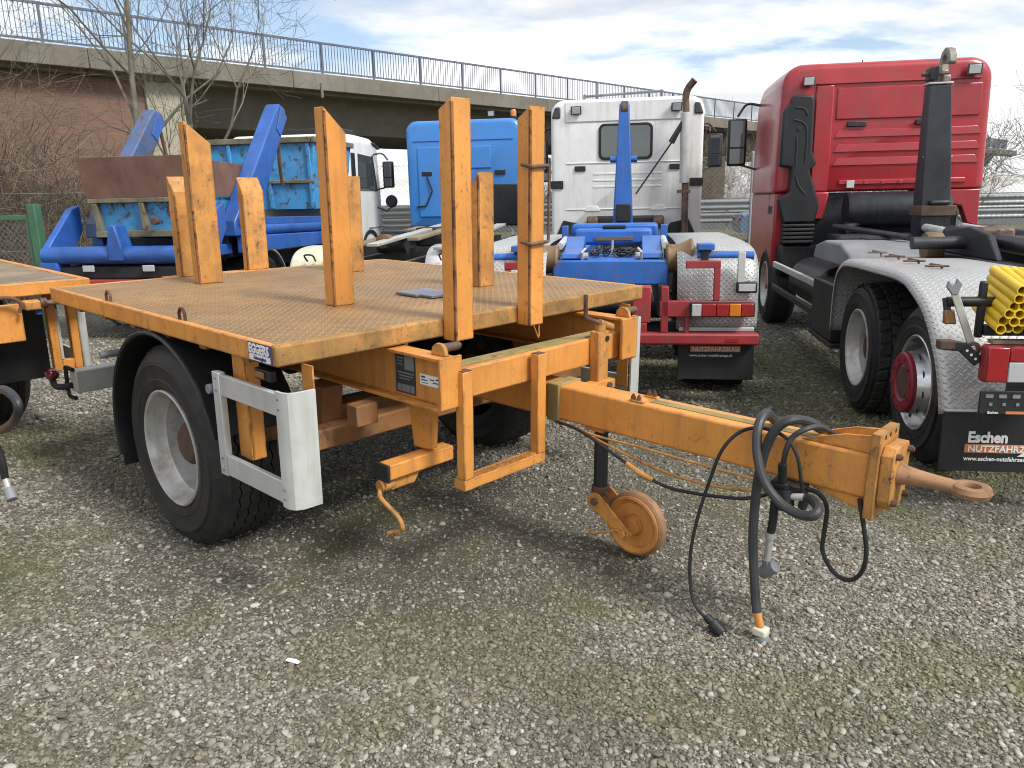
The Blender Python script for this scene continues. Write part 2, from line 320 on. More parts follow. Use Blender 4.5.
sp = t.n('ShaderNodeSeparateXYZ', {0: tc.outputs['UV']}); h = tread_height(t, sp.outputs[0], sp.outputs[1], 23.0, .5, .19)
base = t.mix(t.noise(vec, 3, 6, .65), (.40, .40, .385), (.62, .62, .60)); base = t.mix(t.m('MULTIPLY', t.ramp(t.noise(vec, 6, 8, .7), [(.45, 0), (.7, 1)]), .5), base, (.30, .285, .24))
base = t.mix(t.m('MULTIPLY', h, .3), base, (.75, .75, .74))
t.set(b.inputs['Base Color'], base); b.inputs['Metallic'].default_value = .45; b.inputs['Roughness'].default_value = .42; bump(t, b, h, 1.0, .006)
m, t, b, tc, vec = new_mat('tyre')
sp = t.n('ShaderNodeSeparateXYZ', {0: tc.outputs['Object']})
n1 = t.noise(vec, 9, 6, .7); base = t.mix(t.ramp(n1, [(.35, 0), (.75, 1)]), (.009, .009, .010), (.036, .034, .031))
t.set(b.inputs['Base Color'], base); b.inputs['Roughness'].default_value = .62; bump(t, b, t.noise(vec, 45, 4, .6), .15, .004)
m, t, b, tc, vec = new_mat('brick')
br = t.n('ShaderNodeTexBrick', {'Vector': t.n('ShaderNodeCombineXYZ', {0: t.n('ShaderNodeSeparateXYZ', {0: tc.outputs['Object']}).outputs[0], 1: t.n('ShaderNodeSeparateXYZ', {0: tc.outputs['Object']}).outputs[2], 2: 0.0}).outputs[0],
    'Color1': (.255, .135, .085, 1), 'Color2': (.17, .092, .062, 1), 'Mortar': (.19, .165, .135, 1), 'Scale': 1.0, 'Mortar Size': .009, 'Brick Width': .215, 'Row Height': .066, 'Bias': 0.0})
base = t.mix(t.m('MULTIPLY', t.noise(vec, .6, 6, .7), .55), br.outputs['Color'], (.15, .095, .07))
t.set(b.inputs['Base Color'], base); b.inputs['Roughness'].default_value = .9; bump(t, b, br.outputs['Fac'], -.4, .01)
MOSS = [(3.5, 3.7, .75, .32, .2, .9), (3.1, 5.3, .7, 1.3, 0, .7), (-2.1, 2.05, .5, .3, .3, .7), (-.55, 2.75, .45, .22, .4, .6), (-2.6, 3.3, .5, .4, 0, .5), (1.0, 2.3, .5, .25, -.3, .45), (2.4, 7.6, 1.2, 1.6, .1, .7), (-3.6, 5.6, .8, .5, 0, .5)]
SPARSE = [(-.25, 3.75, 1.75, .85, .25, 1.0), (1.9, 4.6, 1.3, .7, -.3, .8), (-2.6, 2.7, .7, 1.6, .5, .55), (3.6, 3.0, .9, .6, .2, .6), (.2, 6.4, 2.2, .8, 0, .6), (-4.6, 4.6, .9, .7, .3, .5), (2.3, 1.9, .8, .35, .5, .5)]   # darker ground with fewer pebbles: x, y, half axes, turn, strength
def blob_mask(t, pos, blobs=None):
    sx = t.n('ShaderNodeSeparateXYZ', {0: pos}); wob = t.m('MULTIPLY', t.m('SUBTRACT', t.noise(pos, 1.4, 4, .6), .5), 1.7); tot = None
    for x, y, a, b_, r, s in (blobs or SPARSE):
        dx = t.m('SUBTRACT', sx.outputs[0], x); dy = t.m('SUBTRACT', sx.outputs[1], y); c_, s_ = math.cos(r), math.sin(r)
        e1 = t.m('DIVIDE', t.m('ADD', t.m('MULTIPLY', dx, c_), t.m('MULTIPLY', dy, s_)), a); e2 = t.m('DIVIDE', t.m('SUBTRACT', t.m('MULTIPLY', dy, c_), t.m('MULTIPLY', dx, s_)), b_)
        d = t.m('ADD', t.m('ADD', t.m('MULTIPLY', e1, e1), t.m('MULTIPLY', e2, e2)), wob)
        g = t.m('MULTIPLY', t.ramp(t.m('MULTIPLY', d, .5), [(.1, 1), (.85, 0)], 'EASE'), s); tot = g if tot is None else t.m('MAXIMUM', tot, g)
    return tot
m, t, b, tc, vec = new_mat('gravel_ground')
P = tc.outputs['Object']
vo = t.n('ShaderNodeTexVoronoi', {'Vector': P, 'Scale': 62.0, 'Randomness': 1.0}); vo2 = t.n('ShaderNodeTexVoronoi', {'Vector': P, 'Scale': 150.0}); vo3 = t.n('ShaderNodeTexVoronoi', {'Vector': P, 'Scale': 19.0})
st = t.ramp(t.n('ShaderNodeSeparateColor', {0: vo.outputs['Color']}).outputs[0], [(0, (.06, .054, .04)), (.35, (.135, .123, .094)), (.7, (.24, .222, .175)), (.9, (.40, .38, .32)), (1, (.54, .52, .45))])
st2 = t.ramp(t.n('ShaderNodeSeparateColor', {0: vo2.outputs['Color']}).outputs[1], [(0, (.045, .040, .030)), (.6, (.125, .114, .088)), (1, (.30, .285, .235))])
big = t.n('ShaderNodeSeparateColor', {0: vo3.outputs['Color']}).outputs[2]
base = t.mix(t.ramp(big, [(.35, 0), (.5, 1)]), st2, st)
lo = t.noise(P, .55, 6, .6, .3); lo2 = t.noise(P, 1.9, 6, .65)
base = t.mix(t.m('MULTIPLY', t.ramp(lo, [(.46, 0), (.62, 1)]), .6), base, (.07, .062, .043), 'MIX')
base = t.mix(t.m('MULTIPLY', blob_mask(t, P), .6), base, (.075, .065, .043))
moss = t.m('MULTIPLY', t.ramp(t.noise(t.mapping(P, loc=(3, 9, 0)), 1.1, 7, .68), [(.50, 0), (.66, 1)]), .75)
base = t.mix(t.m('MULTIPLY', moss, t.ramp(lo2, [(.35, 0), (.6, 1)])), base, (.10, .105, .022))
base = t.mix(t.m('MULTIPLY', blob_mask(t, P, MOSS), t.ramp(t.noise(P, 7, 5, .7), [(.38, .25), (.62, 1)])), base, (.075, .088, .016))
t.set(b.inputs['Base Color'], base); b.inputs['Roughness'].default_value = .9
hh = t.m('ADD', t.m('MULTIPLY', vo.outputs['Distance'], -.8), t.m('MULTIPLY', vo2.outputs['Distance'], -.35)); bump(t, b, hh, .75, .012)
m, t, b, tc, vec = new_mat('pebble')
rnd = t.n('ShaderNodeObjectInfo').outputs['Random']
cc = t.ramp(rnd, [(0, (.10, .09, .068)), (.22, (.19, .174, .135)), (.45, (.27, .25, .197)), (.62, (.35, .328, .265)), (.74, (.27, .21, .125)), (.82, (.40, .38, .315)), (.94, (.50, .48, .42)), (1, (.66, .645, .59))])
gp = t.n('ShaderNodeNewGeometry').outputs['Position']
cc = t.mix(t.m('MULTIPLY', t.noise(gp, 90, 4, .6), .5), cc, (.08, .075, .06))
lo = t.noise(gp, .55, 6, .6, .3); cc = t.mix(t.m('MULTIPLY', t.ramp(lo, [(.46, 0), (.62, 1)]), .5), cc, (.085, .076, .053))
moss = t.m('MULTIPLY', t.ramp(t.noise(t.mapping(gp, loc=(3, 9, 0)), 1.1, 7, .68), [(.50, 0), (.66, 1)]), .5); cc = t.mix(moss, cc, (.125, .13, .035)); cc = t.mix(t.m('MULTIPLY', blob_mask(t, gp, MOSS), .6), cc, (.11, .12, .03))
t.set(b.inputs['Base Color'], cc); b.inputs['Roughness'].default_value = .75
m, t, b, tc, vec = new_mat('grass_bank')
base = t.mix(t.noise(tc.outputs['Object'], .8, 8, .7), (.06, .075, .022), (.16, .15, .065)); base = t.mix(t.ramp(t.noise(tc.outputs['Object'], .15, 5, .6), [(.45, 0), (.6, 1)]), base, (.14, .115, .065))
t.set(b.inputs['Base Color'], base); b.inputs['Roughness'].default_value = .95; bump(t, b, t.noise(tc.outputs['Object'], 9, 6, .7), .8, .1)
m, t, b, tc, vec = new_mat('dead_bank')
base = t.mix(t.noise(tc.outputs['Object'], 1.6, 8, .75), (.085, .062, .036), (.24, .185, .11)); base = t.mix(t.m('MULTIPLY', t.ramp(t.noise(tc.outputs['Object'], .5, 5, .6), [(.5, 0), (.65, 1)]), .6), base, (.10, .10, .045))
t.set(b.inputs['Base Color'], base); b.inputs['Roughness'].default_value = .95; bump(t, b, t.noise(tc.outputs['Object'], 14, 6, .75), 1.0, .12)
m, t, b, tc, vec = new_mat('asphalt'); base = t.mix(t.noise(tc.outputs['Object'], 3, 8, .7), (.045, .045, .047), (.085, .083, .08)); t.set(b.inputs['Base Color'], base); b.inputs['Roughness'].default_value = .85

# ================================================================== SETTING
TH = 8.9                                  # every parked truck points this many degrees right of +Y
mb = MB(); xs = [-400, -60, -25, -12, -6, 0, 6, 12, 25, 60, 400]; ys = [-400, -30, -5, 5, 12, 20, 40, 80, 400]
for j in range(len(ys)):
    for i in range(len(xs)): mb.v.append((xs[i], ys[j], 0))
for j in range(len(ys) - 1):
    for i in range(len(xs) - 1): a = j * len(xs) + i; mb.f.append((a, a + 1, a + 1 + len(xs), a + len(xs)))
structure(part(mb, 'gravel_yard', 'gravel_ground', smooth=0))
# loose pebbles lying on the yard
def stone_field():
    pts = []; N = 0
    def dens(r): return 9500 * np.minimum(1, (2.9 / r) ** 1.7)
    r = np.sqrt(rng.uniform(1.2 ** 2, 12.0 ** 2, 1400000)); a = rng.uniform(-.85, .85, r.size)
    area = .85 * (12.0 ** 2 - 1.2 ** 2); keep = rng.uniform(0, r.size / area, r.size) < dens(r); r = r[keep]; a = a[keep]
    x = r * np.sin(a); y = r * np.cos(a); pk = np.zeros(r.size)
    for px, py, ea, eb, tr, st_ in SPARSE:
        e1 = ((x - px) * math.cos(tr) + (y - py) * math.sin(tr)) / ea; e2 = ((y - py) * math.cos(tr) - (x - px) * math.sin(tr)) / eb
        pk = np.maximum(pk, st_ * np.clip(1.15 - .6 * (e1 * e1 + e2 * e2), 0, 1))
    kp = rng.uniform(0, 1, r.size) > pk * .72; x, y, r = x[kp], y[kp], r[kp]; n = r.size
    s = np.exp(rng.normal(math.log(.0042), .45, n)); s = np.clip(s, .0022, .0155) * np.clip(r / 4.0, 1, 1.9)
    me = bpy.data.meshes.new('loose_pebbles'); me.vertices.add(n)
    co = np.stack([x, y, s * .22], 1).astype(np.float32); me.vertices.foreach_set('co', co.ravel())
    at = me.attributes.new('sz', 'FLOAT_VECTOR', 'POINT')
    sv = np.stack([s * rng.uniform(.85, 1.5, n), s * rng.uniform(.8, 1.2, n), s * rng.uniform(.5, .8, n)], 1).astype(np.float32); at.data.foreach_set('vector', sv.ravel())
    ar = me.attributes.new('rt', 'FLOAT_VECTOR', 'POINT')
    ar.data.foreach_set('vector', np.stack([rng.normal(0, .35, n), rng.normal(0, .35, n), rng.uniform(0, 6.3, n)], 1).astype(np.float32).ravel())
    ai = me.attributes.new('vi', 'INT', 'POINT'); ai.data.foreach_set('value', rng.integers(0, 4, n).astype(np.int32))
    o = bpy.data.objects.new('loose_pebbles', me); col.objects.link(o)
    ng = bpy.data.node_groups.new('pebbles', 'GeometryNodeTree')
    ng.interface.new_socket('Geometry', in_out='INPUT', socket_type='NodeSocketGeometry'); ng.interface.new_socket('Geometry', in_out='OUTPUT', socket_type='NodeSocketGeometry')
    g = NT(ng); gi = g.n('NodeGroupInput'); go = g.n('NodeGroupOutput')
    join = g.n('GeometryNodeGeometryToInstance')
    for k in range(4):
        ic = g.n('GeometryNodeMeshIcoSphere', {'Radius': 1.0, 'Subdivisions': 2})
        nz = g.n('ShaderNodeTexNoise', {'Vector': g.n('ShaderNodeVectorMath', {0: g.n('GeometryNodeInputPosition').outputs[0], 1: (k * 9.1, k * 3.3, 0)}, operation='ADD').outputs[0], 'Scale': 1.1, 'Detail': 2.0})
        fac = g.m('ADD', .45, g.m('MULTIPLY', nz.outputs['Fac'], 1.1))
        sc_ = g.n('ShaderNodeVectorMath', {0: g.n('GeometryNodeInputPosition').outputs[0], 'Scale': fac}, operation='SCALE')
        sp_ = g.n('GeometryNodeSetPosition', {'Geometry': ic.outputs['Mesh'], 'Position': sc_.outputs[0]})
        sm = g.n('GeometryNodeSetShadeSmooth', {'Geometry': sp_.outputs[0]}); st_ = g.n('GeometryNodeSetMaterial', {'Geometry': sm.outputs[0], 'Material': M['pebble']})
        ng.links.new(st_.outputs[0], join.inputs[0])
    def attr(nm, ty):
        nd = g.n('GeometryNodeInputNamedAttribute', data_type=ty); nd.inputs['Name'].default_value = nm; return nd.outputs[0]
    iop = g.n('GeometryNodeInstanceOnPoints', {'Points': gi.outputs[0], 'Instance': join.outputs[0], 'Pick Instance': True, 'Instance Index': attr('vi', 'INT'), 'Rotation': attr('rt', 'FLOAT_VECTOR'), 'Scale': attr('sz', 'FLOAT_VECTOR')})
    ng.links.new(iop.outputs[0], go.inputs[0])
    md = o.modifiers.new('pebbles', 'NODES'); md.node_group = ng
    stuff(o); tag(o, 'pale loose pebbles strewn over the dark grit of the yard', 'gravel')
stone_field()

# grass verge, road and far ground beyond the fence
def fence_pt(s, d=0.0):                   # s metres along the fence line (to the right), d metres beyond it
    t = math.radians(TH); return V(0 + s * math.cos(t) + d * math.sin(t), 18.6 - s * math.sin(t) + d * math.cos(t), 0)
mb = MB(); n = 40
for i in range(n + 1):
    s = -40 + 100 * i / n
    for d, z in ((1.0, .004), (5, .2), (9, .36), (13.9, .40)):
        p = fence_pt(s, d); mb.v.append((p.x, p.y, z + (rng.uniform(0, .05) if 1 < d < 13 else 0)))
for i in range(n):
    for k in range(3): a = i * 4 + k; mb.f.append((a, a + 1, a + 5, a + 4))
structure(part(mb, 'grass_verge', 'grass_bank', smooth=60))
mb = MB(); mb.v = [tuple(fence_pt(s, d) + V(0, 0, .41)) for s, d in ((-60, 13.9), (160, 13.9), (160, 60), (-60, 60))]; mb.f = [(0, 1, 2, 3)]
structure(part(mb, 'road', 'asphalt', smooth=0))
# embankment beside the abutment at the left
mb = MB(); gx = np.linspace(-42, -7.6, 26); gy = np.linspace(13.5, 34, 20)
for yy in gy:
    for xx in gx:
        d = max(0, (-8.2 - xx)); e = max(0, yy - 14.5)
        z = min(4.6, .62 * min(d * .9, e * .75)) if d > 0 and e > 0 else 0
        mb.v.append((xx, yy, max(-.02, z + (rng.normal(0, .08) if z > .05 else -.02))))
for j in range(len(gy) - 1):
    for i in range(len(gx) - 1): a = j * len(gx) + i; mb.f.append((a, a + 1, a + 1 + len(gx), a + len(gx)))
structure(part(mb, 'embankment', 'dead_bank', smooth=60))

# ------------------------------------------------------------------ road bridge
def build_bridge():
    A = V(-12.4, 20.4, 0); D = V(.25, 33, 0) - A; D.normalize(); ang = math.atan2(D.y, D.x)
    root = thing('road_bridge', 'long concrete road bridge with steel railing crossing behind the trucks', 'bridge', Matrix.Translation(A) @ Matrix.Rotation(ang, 4, 'Z'))
    # local: x along the bridge, y away from the camera, z up;  fascia top z 5.8
    zt = 5.82; x0, x1 = -22, 95
    k = 0; x = x0
    while x < x1:                          # edge beam cast in lengths
        mb = MB().prism([(0, zt - .52), (.32, zt - .52), (.32, zt - .62), (.75, zt - .62), (.75, zt), (0, zt)], 'x', x + .006, x + 5.994); part(mb, 'edge_beam', 'concrete', root, .02); x += 6
    mb = MB().box(x0, x1, .755, 11, zt - .28, zt - .06); part(mb, 'carriageway_slab', 'girder', root)
    gz0, gz1 = 4.13, zt - .285
    mb = MB().prism([(1.3, gz1), (2.1, gz0), (7.6, gz0), (8.8, gz1)], 'x', 4.75, x1); part(mb, 'box_girder', 'girder', root, .03)
    # abutment: brick side wall with a concrete end pier
    mb = MB().box(x0, 3.55, .62, 11, -.2, gz1 - .12); part(mb, 'abutment_wall', 'brick', root)
    mb = MB().box(3.554, 4.7, .50, 11, -.2, gz1 - .004); part(mb, 'end_pier', 'pier_concrete', root, .03)
    mb = MB().box(38, 39.4, 2.6, 7.2, -.2, gz0 - .004); part(mb, 'pier', 'concrete', root, .05)
    for x in (9.0, 21.0, 33.0, 45.0):
        part(MB().cyl((x, -.02, zt - .75), (x, -.02, zt - .30), .05, n=10), 'drain_spout', 'girder', root)
    # railing
    mb = MB().bar((x0, .33, zt + 1.0), (x1, .33, zt + 1.0), .07, .06); part(mb, 'handrail', 'rail_blue', root)
    mb = MB().bar((x0, .33, zt + .12), (x1, .33, zt + .12), .045, .05); part(mb, 'bottom_rail', 'rail_blue', root)
    me = MB().box(-.027, .027, .30, .36, zt, zt + .97)
    first = None; x = x0 + .4
    while x < x1:
        if first is None: first = part(me, 'railing_post', 'rail_blue', root); first.location.x = x
        else: c = first.copy(); col.objects.link(c); c.location.x = x
        x += 2.06
    mb = MB(); x = x0 + .53
    while x < x1:
        mb.box(x - .008, x + .008, .32, .34, zt + .145, zt + .97); x += .115
    o = stuff(part(mb, 'railing_bars', 'rail_blue', root, smooth=0, recalc=False))
build_bridge()

# ------------------------------------------------------------------ fences
def chainlink(mb, p, q_, z0, z1, cell=.06, r=.0022):
    p = Vector(p); q_ = Vector(q_); d = q_ - p; L = d.length; d.normalize(); H = z1 - z0; s = -H
    nrm = V(-d.y, d.x, 0)
    while s < L:
        for sg in (0, 1):
            a0, a1 = max(s, 0), min(s + H, L)
            if a1 - a0 < .02: continue
            if sg == 0: P0 = p + d * a0 + V(0, 0, z0 + (a0 - s)); P1 = p + d * a1 + V(0, 0, z0 + (a1 - s))
            else: P0 = p + d * a0 + V(0, 0, z1 - (a0 - s)); P1 = p + d * a1 + V(0, 0, z1 - (a1 - s))
            o_ = nrm * (.003 if sg else -.003); mb.tube([P0 + o_, P1 + o_], r, 3, False)
        s += cell * math.sqrt(2)
def build_fence(name, label, a, b, ztop, post_mat, gap=3.0, cell=.06, r=.0022, wire='fence_steel'):
    a = Vector(a); b = Vector(b); d = b - a; L = d.length; d.normalize()
    root = thing(name, label, 'fence', Matrix.Translation(a)); b = b - a; a = V(0, 0, 0); n = int(L / gap)
    pm = MB().cyl((0, 0, 0), (0, 0, ztop + .06), .03, n=10).lathe([(.036, 0), (.03, .03), (0, .04)], (0, 0, ztop + .05), (0, 0, 1), 10)
    first = None
    for i in range(n + 1):
        if first is None: first = part(pm, 'fence_post', post_mat, root); o = first
        else: o = first.copy(); col.objects.link(o)
        o.location = a + d * (L * i / n)
    mb = MB()
    for z in (.1, ztop * .5, ztop - .02): mb.tube([a + V(0, 0, z), b + V(0, 0, z)], .004, 4, False)
    part(mb, 'tension_wire', 'fence_steel', root)
    mb = MB(); chainlink(mb, a, b, .08, ztop, cell, r); stuff(part(mb, 'wire_mesh', wire, root, smooth=0, recalc=False))
build_fence('chain_link_fence', 'tall grey chain link fence running behind the parked trucks', fence_pt(-4.6), fence_pt(19), 2.55, 'fence_steel', 3.0, .075, .0035)
build_fence('chain_link_fence', 'chain link fence with dark posts below the brick abutment', (-13.5, 11.4, 0), (-6.9, 14.6, 0), 2.0, 'post_dark', 2.4, .07, .003, 'mesh_dark')
# steel crash barriers and railing along the road
def barrier(name, label, s0, s1, d, zs, group):
    p0 = fence_pt(s0, d) + V(0, 0, .34); p1 = fence_pt(s1, d) + V(0, 0, .34); root = thing(name, label, 'guard rail', Matrix.Translation(p0), group); e = p1 - p0; L = e.length; u = e.normalized(); nv = V(-u.y, u.x, 0)
    for z in zs:
        prof = [(-.155, 0), (-.12, .05), (-.06, .05), (-.03, 0), (.03, 0), (.06, .05), (.12, .05), (.155, 0)]
        mb = MB(); rings = []
        for s in (0, L): rings.append([u * s + V(0, 0, z + h) - nv * dd for h, dd in prof])
        n = len(prof); mb.add(rings[0] + rings[1], [(i, i + 1, n + i + 1, n + i) for i in range(n - 1)])
        o = part(mb, 'rail_beam', 'fence_steel', root, smooth=20); md = o.modifiers.new('s', 'SOLIDIFY'); md.thickness = .006
    first = None; pm = MB().box(-.04, .04, -.03, .03, 0, max(zs) + .12); k = 0
    while k * 2.4 < L:
        o = part(pm, 'rail_post', 'fence_steel', root) if first is None else first.copy()
        if first is not None: col.objects.link(o)
        else: first = o
        o.location = u * (k * 2.4) + nv * .06; k += 1
barrier('guard_rail', 'nearer of the steel guard rails seen through the chain link fence', -30, 60, 8.5, (.62, 1.05), 'guard rails beside the road')
barrier('guard_rail', 'farther steel guard rail across the road behind the fence', -30, 60, 23, (.62, 1.0), 'guard rails beside the road')

# ------------------------------------------------------------------ bare trees and brush
def grow(mb, p, d, length, r, depth, rs, spread=.55, up=.12, segs=4, kids=(2, 4), minr=.003, wob=.16, shrink=.68):
    pts = [p]; rad = [r]; cur = Vector(p); dv = Vector(d).normalized(); forks = []
    for i in range(segs):
        dv = (dv + Vector((rs.gauss(0, wob), rs.gauss(0, wob), rs.gauss(0, wob) + up))).normalized()
        cur = cur + dv * (length / segs); pts.append(cur); rad.append(max(minr, r * (1 - .62 * (i + 1) / segs))); forks.append((cur.copy(), dv.copy(), rad[-1], (i + 1) / segs))
    mb.tube(pts, rad, 6 if r > .03 else (4 if r > .012 else 3), False)
    if depth <= 0: return
    for cur, dv, rr, fr in forks:
        if fr < .3 and depth > 1: continue
        for _ in range(rs.randint(*kids) if fr == 1 else rs.randint(kids[0] - 1, kids[1] - 1)):
            ax = Vector((rs.gauss(0, 1), rs.gauss(0, 1), rs.gauss(0, .6))).normalized(); sd = dv.cross(ax)
            if sd.length < .1: continue
            nd = (dv + sd.normalized() * rs.uniform(.6, 1.5) * spread * 1.3).normalized()
            grow(mb, cur, nd, length * rs.uniform(.45, .85) * shrink / .68, max(minr, rr * rs.uniform(.5, .8)), depth - 1, rs, spread, up, max(3, segs - 1), kids, minr, wob, shrink)
def tree(label, x, y, h, r, seed, lean=(0, 0), depth=4, mat='bark', spread=.55, up=.10, z=0, group='bare trees', kids=(2, 3), trunk_frac=.5, cat='tree', name='bare_tree', minr=.004):
    rs = random.Random(seed); root = thing(name, label, cat, Matrix.Translation((x, y, z)), group)
    mb = MB(); pts = [V(0, 0, -.15)]; rad = [r * 1.15]; n = 7; cur = V(0, 0, 0); H = h * trunk_frac
    d = V(lean[0], lean[1], 1).normalized(); lim = []
    for i in range(n):
        d = (d + V(rs.gauss(0, .05), rs.gauss(0, .05), .05)).normalized(); cur = cur + d * (H / n); pts.append(cur.copy()); rad.append(r * (1 - .55 * (i + 1) / n))
        if i >= 2: lim.append((cur.copy(), d.copy(), rad[-1], (i + 1) / n))
    mb.tube(pts, rad, 9, False); part(mb, 'trunk', mat, root, recalc=False, smooth=60)
    mb = MB()
    for p, dv, rr, fr in lim:
        for _ in range(rs.randint(1, 2) if fr < 1 else 3):
            a = rs.uniform(0, 2 * PI); nd = (dv * rs.uniform(.5, 1.1) + V(math.cos(a), math.sin(a), .2) * spread * 1.4).normalized()
            grow(mb, p, nd, h * rs.uniform(.24, .4), rr * rs.uniform(.45, .75), depth, rs, spread, up, 4, kids, minr)
    part(mb, 'crown', mat, root, recalc=False, smooth=60); return root
tree('slender pale bare tree in front of the brick abutment', -6.9, 15.6, 9.5, .085, 3, (-.10, 0), 3, spread=.5, kids=(1, 3), trunk_frac=.62, minr=.0035)
tree('forked pale bare tree before the concrete end pier', -6.1, 16.0, 8.4, .10, 12, (.02, 0), 3, spread=.6, kids=(2, 3), trunk_frac=.45, minr=.0035)
tree('spreading bare tree at the left above the brush', -11.2, 15.2, 5.6, .09, 21, (.12, -.1), 3, mat='bark', spread=.75, kids=(1, 3), trunk_frac=.4, minr=.0035, z=.6)
for i, (s, d, h, sd, lb) in enumerate([(15.2, 5.5, 6.0, 8, 'bare tree at the right edge behind the fence'), (13.2, 8, 3.6, 9, 'smaller bare tree behind the fence right of the red cab')]):
    p = fence_pt(s, d); tree(lb, p.x, p.y, h, .08, 40 + sd, (0, 0), 3, 'bark', spread=.45, kids=(1, 3), trunk_frac=.4, minr=.005)
def brush(label, x, y, h, wdt, seed, n=70, mat='twig', z=0, name='thicket', group='brush on the embankment'):
    rs = random.Random(seed); root = thing(name, label, 'bush', Matrix.Translation((x, y, z)), group); mb = MB()
    for i in range(n):
        a = rs.uniform(0, 2 * PI); ro = rs.uniform(0, wdt * .45); d = V(math.cos(a) * rs.uniform(.1, .9), math.sin(a) * rs.uniform(.1, .9), 1).normalized()
        grow(mb, V(math.cos(a) * ro, math.sin(a) * ro, -.1), d, h * rs.uniform(.45, .95), .011, 2, rs, .8, .02, 3, (2, 3), .004, .22)
    part(mb, 'twigs', mat, root, recalc=False, smooth=60)
bl = ['brown leafless thicket at the far left edge above the gate', 'brown thicket on the bank left of the rusty skip', 'low brown brush behind the dark fence post', 'dense brown brush low on the embankment']
for i, (x, y, h, wd, z) in enumerate([(-11.9, 15.6, 3.0, 3.2, .6), (-9.9, 16.2, 2.1, 2.8, .5), (-8.9, 15.4, 1.3, 2.4, .1), (-10.6, 14.6, 1.6, 2.8, .2)]):
    brush(bl[i], x, y, h, wd, 60 + i, 72, 'twig' if i % 2 == 0 else 'bark_dark', z)
for i, (s, d, h) in enumerate([(4.6, 26, 3.4), (7.2, 27, 3.8), (13.5, 26, 3.8), (18, 27, 3.6), (-3.2, 27, 2.6), (-6, 28, 2.4), (1.5, 27, 3.0)]):
    p = fence_pt(s, d); brush(['brown roadside thicket behind the right mirror of the white cab', 'brown thicket left of the red cab mirror', 'brown thicket right of the red cab far behind', 'brown thicket at the far right beyond the road', 'low grey thicket between the white and blue cabs', 'grey thicket beyond the road behind the white cab', 'brown roadside thicket behind the white hooklift cab'][i], p.x, p.y, h, 5.0, 80 + i, 80, 'twig', 0, group='thickets beyond the road')

# green yard gate at the left edge
root = thing('yard_gate', 'green steel yard gate with mesh at the left edge', 'gate', Matrix.Translation((-6.2, 10.35, 0)) @ Matrix.Rotation(math.radians(168), 4, 'Z'))
part(MB().box(-.06, .06, -.06, .06, 0, 1.78), 'gate_post', 'gate_green', root, .008)
part(MB().box(.14, 3.2, -.025, .025, 1.58, 1.64), 'gate_rail', 'gate_green', root, .005); part(MB().box(.14, 3.2, -.025, .025, .12, .18), 'gate_rail', 'gate_green', root, .005)
part(MB().box(.09, .14, -.025, .025, .12, 1.64), 'gate_stile', 'gate_green', root, .005)
part(MB().tube(smooth_path([(.1, -.05, 1.6), (.2, -.1, 1.2), (.5, -.12, .95), (.9, -.1, 1.05), (1.2, -.06, 1.5)]), .009, 6), 'loose_wire', 'fence_steel', root)
mb = MB(); chainlink(mb, (.14, 0, 0), (3.2, 0, 0), .18, 1.58, .06, .002); stuff(part(mb, 'gate_mesh', 'fence_steel', root, smooth=0, recalc=False))

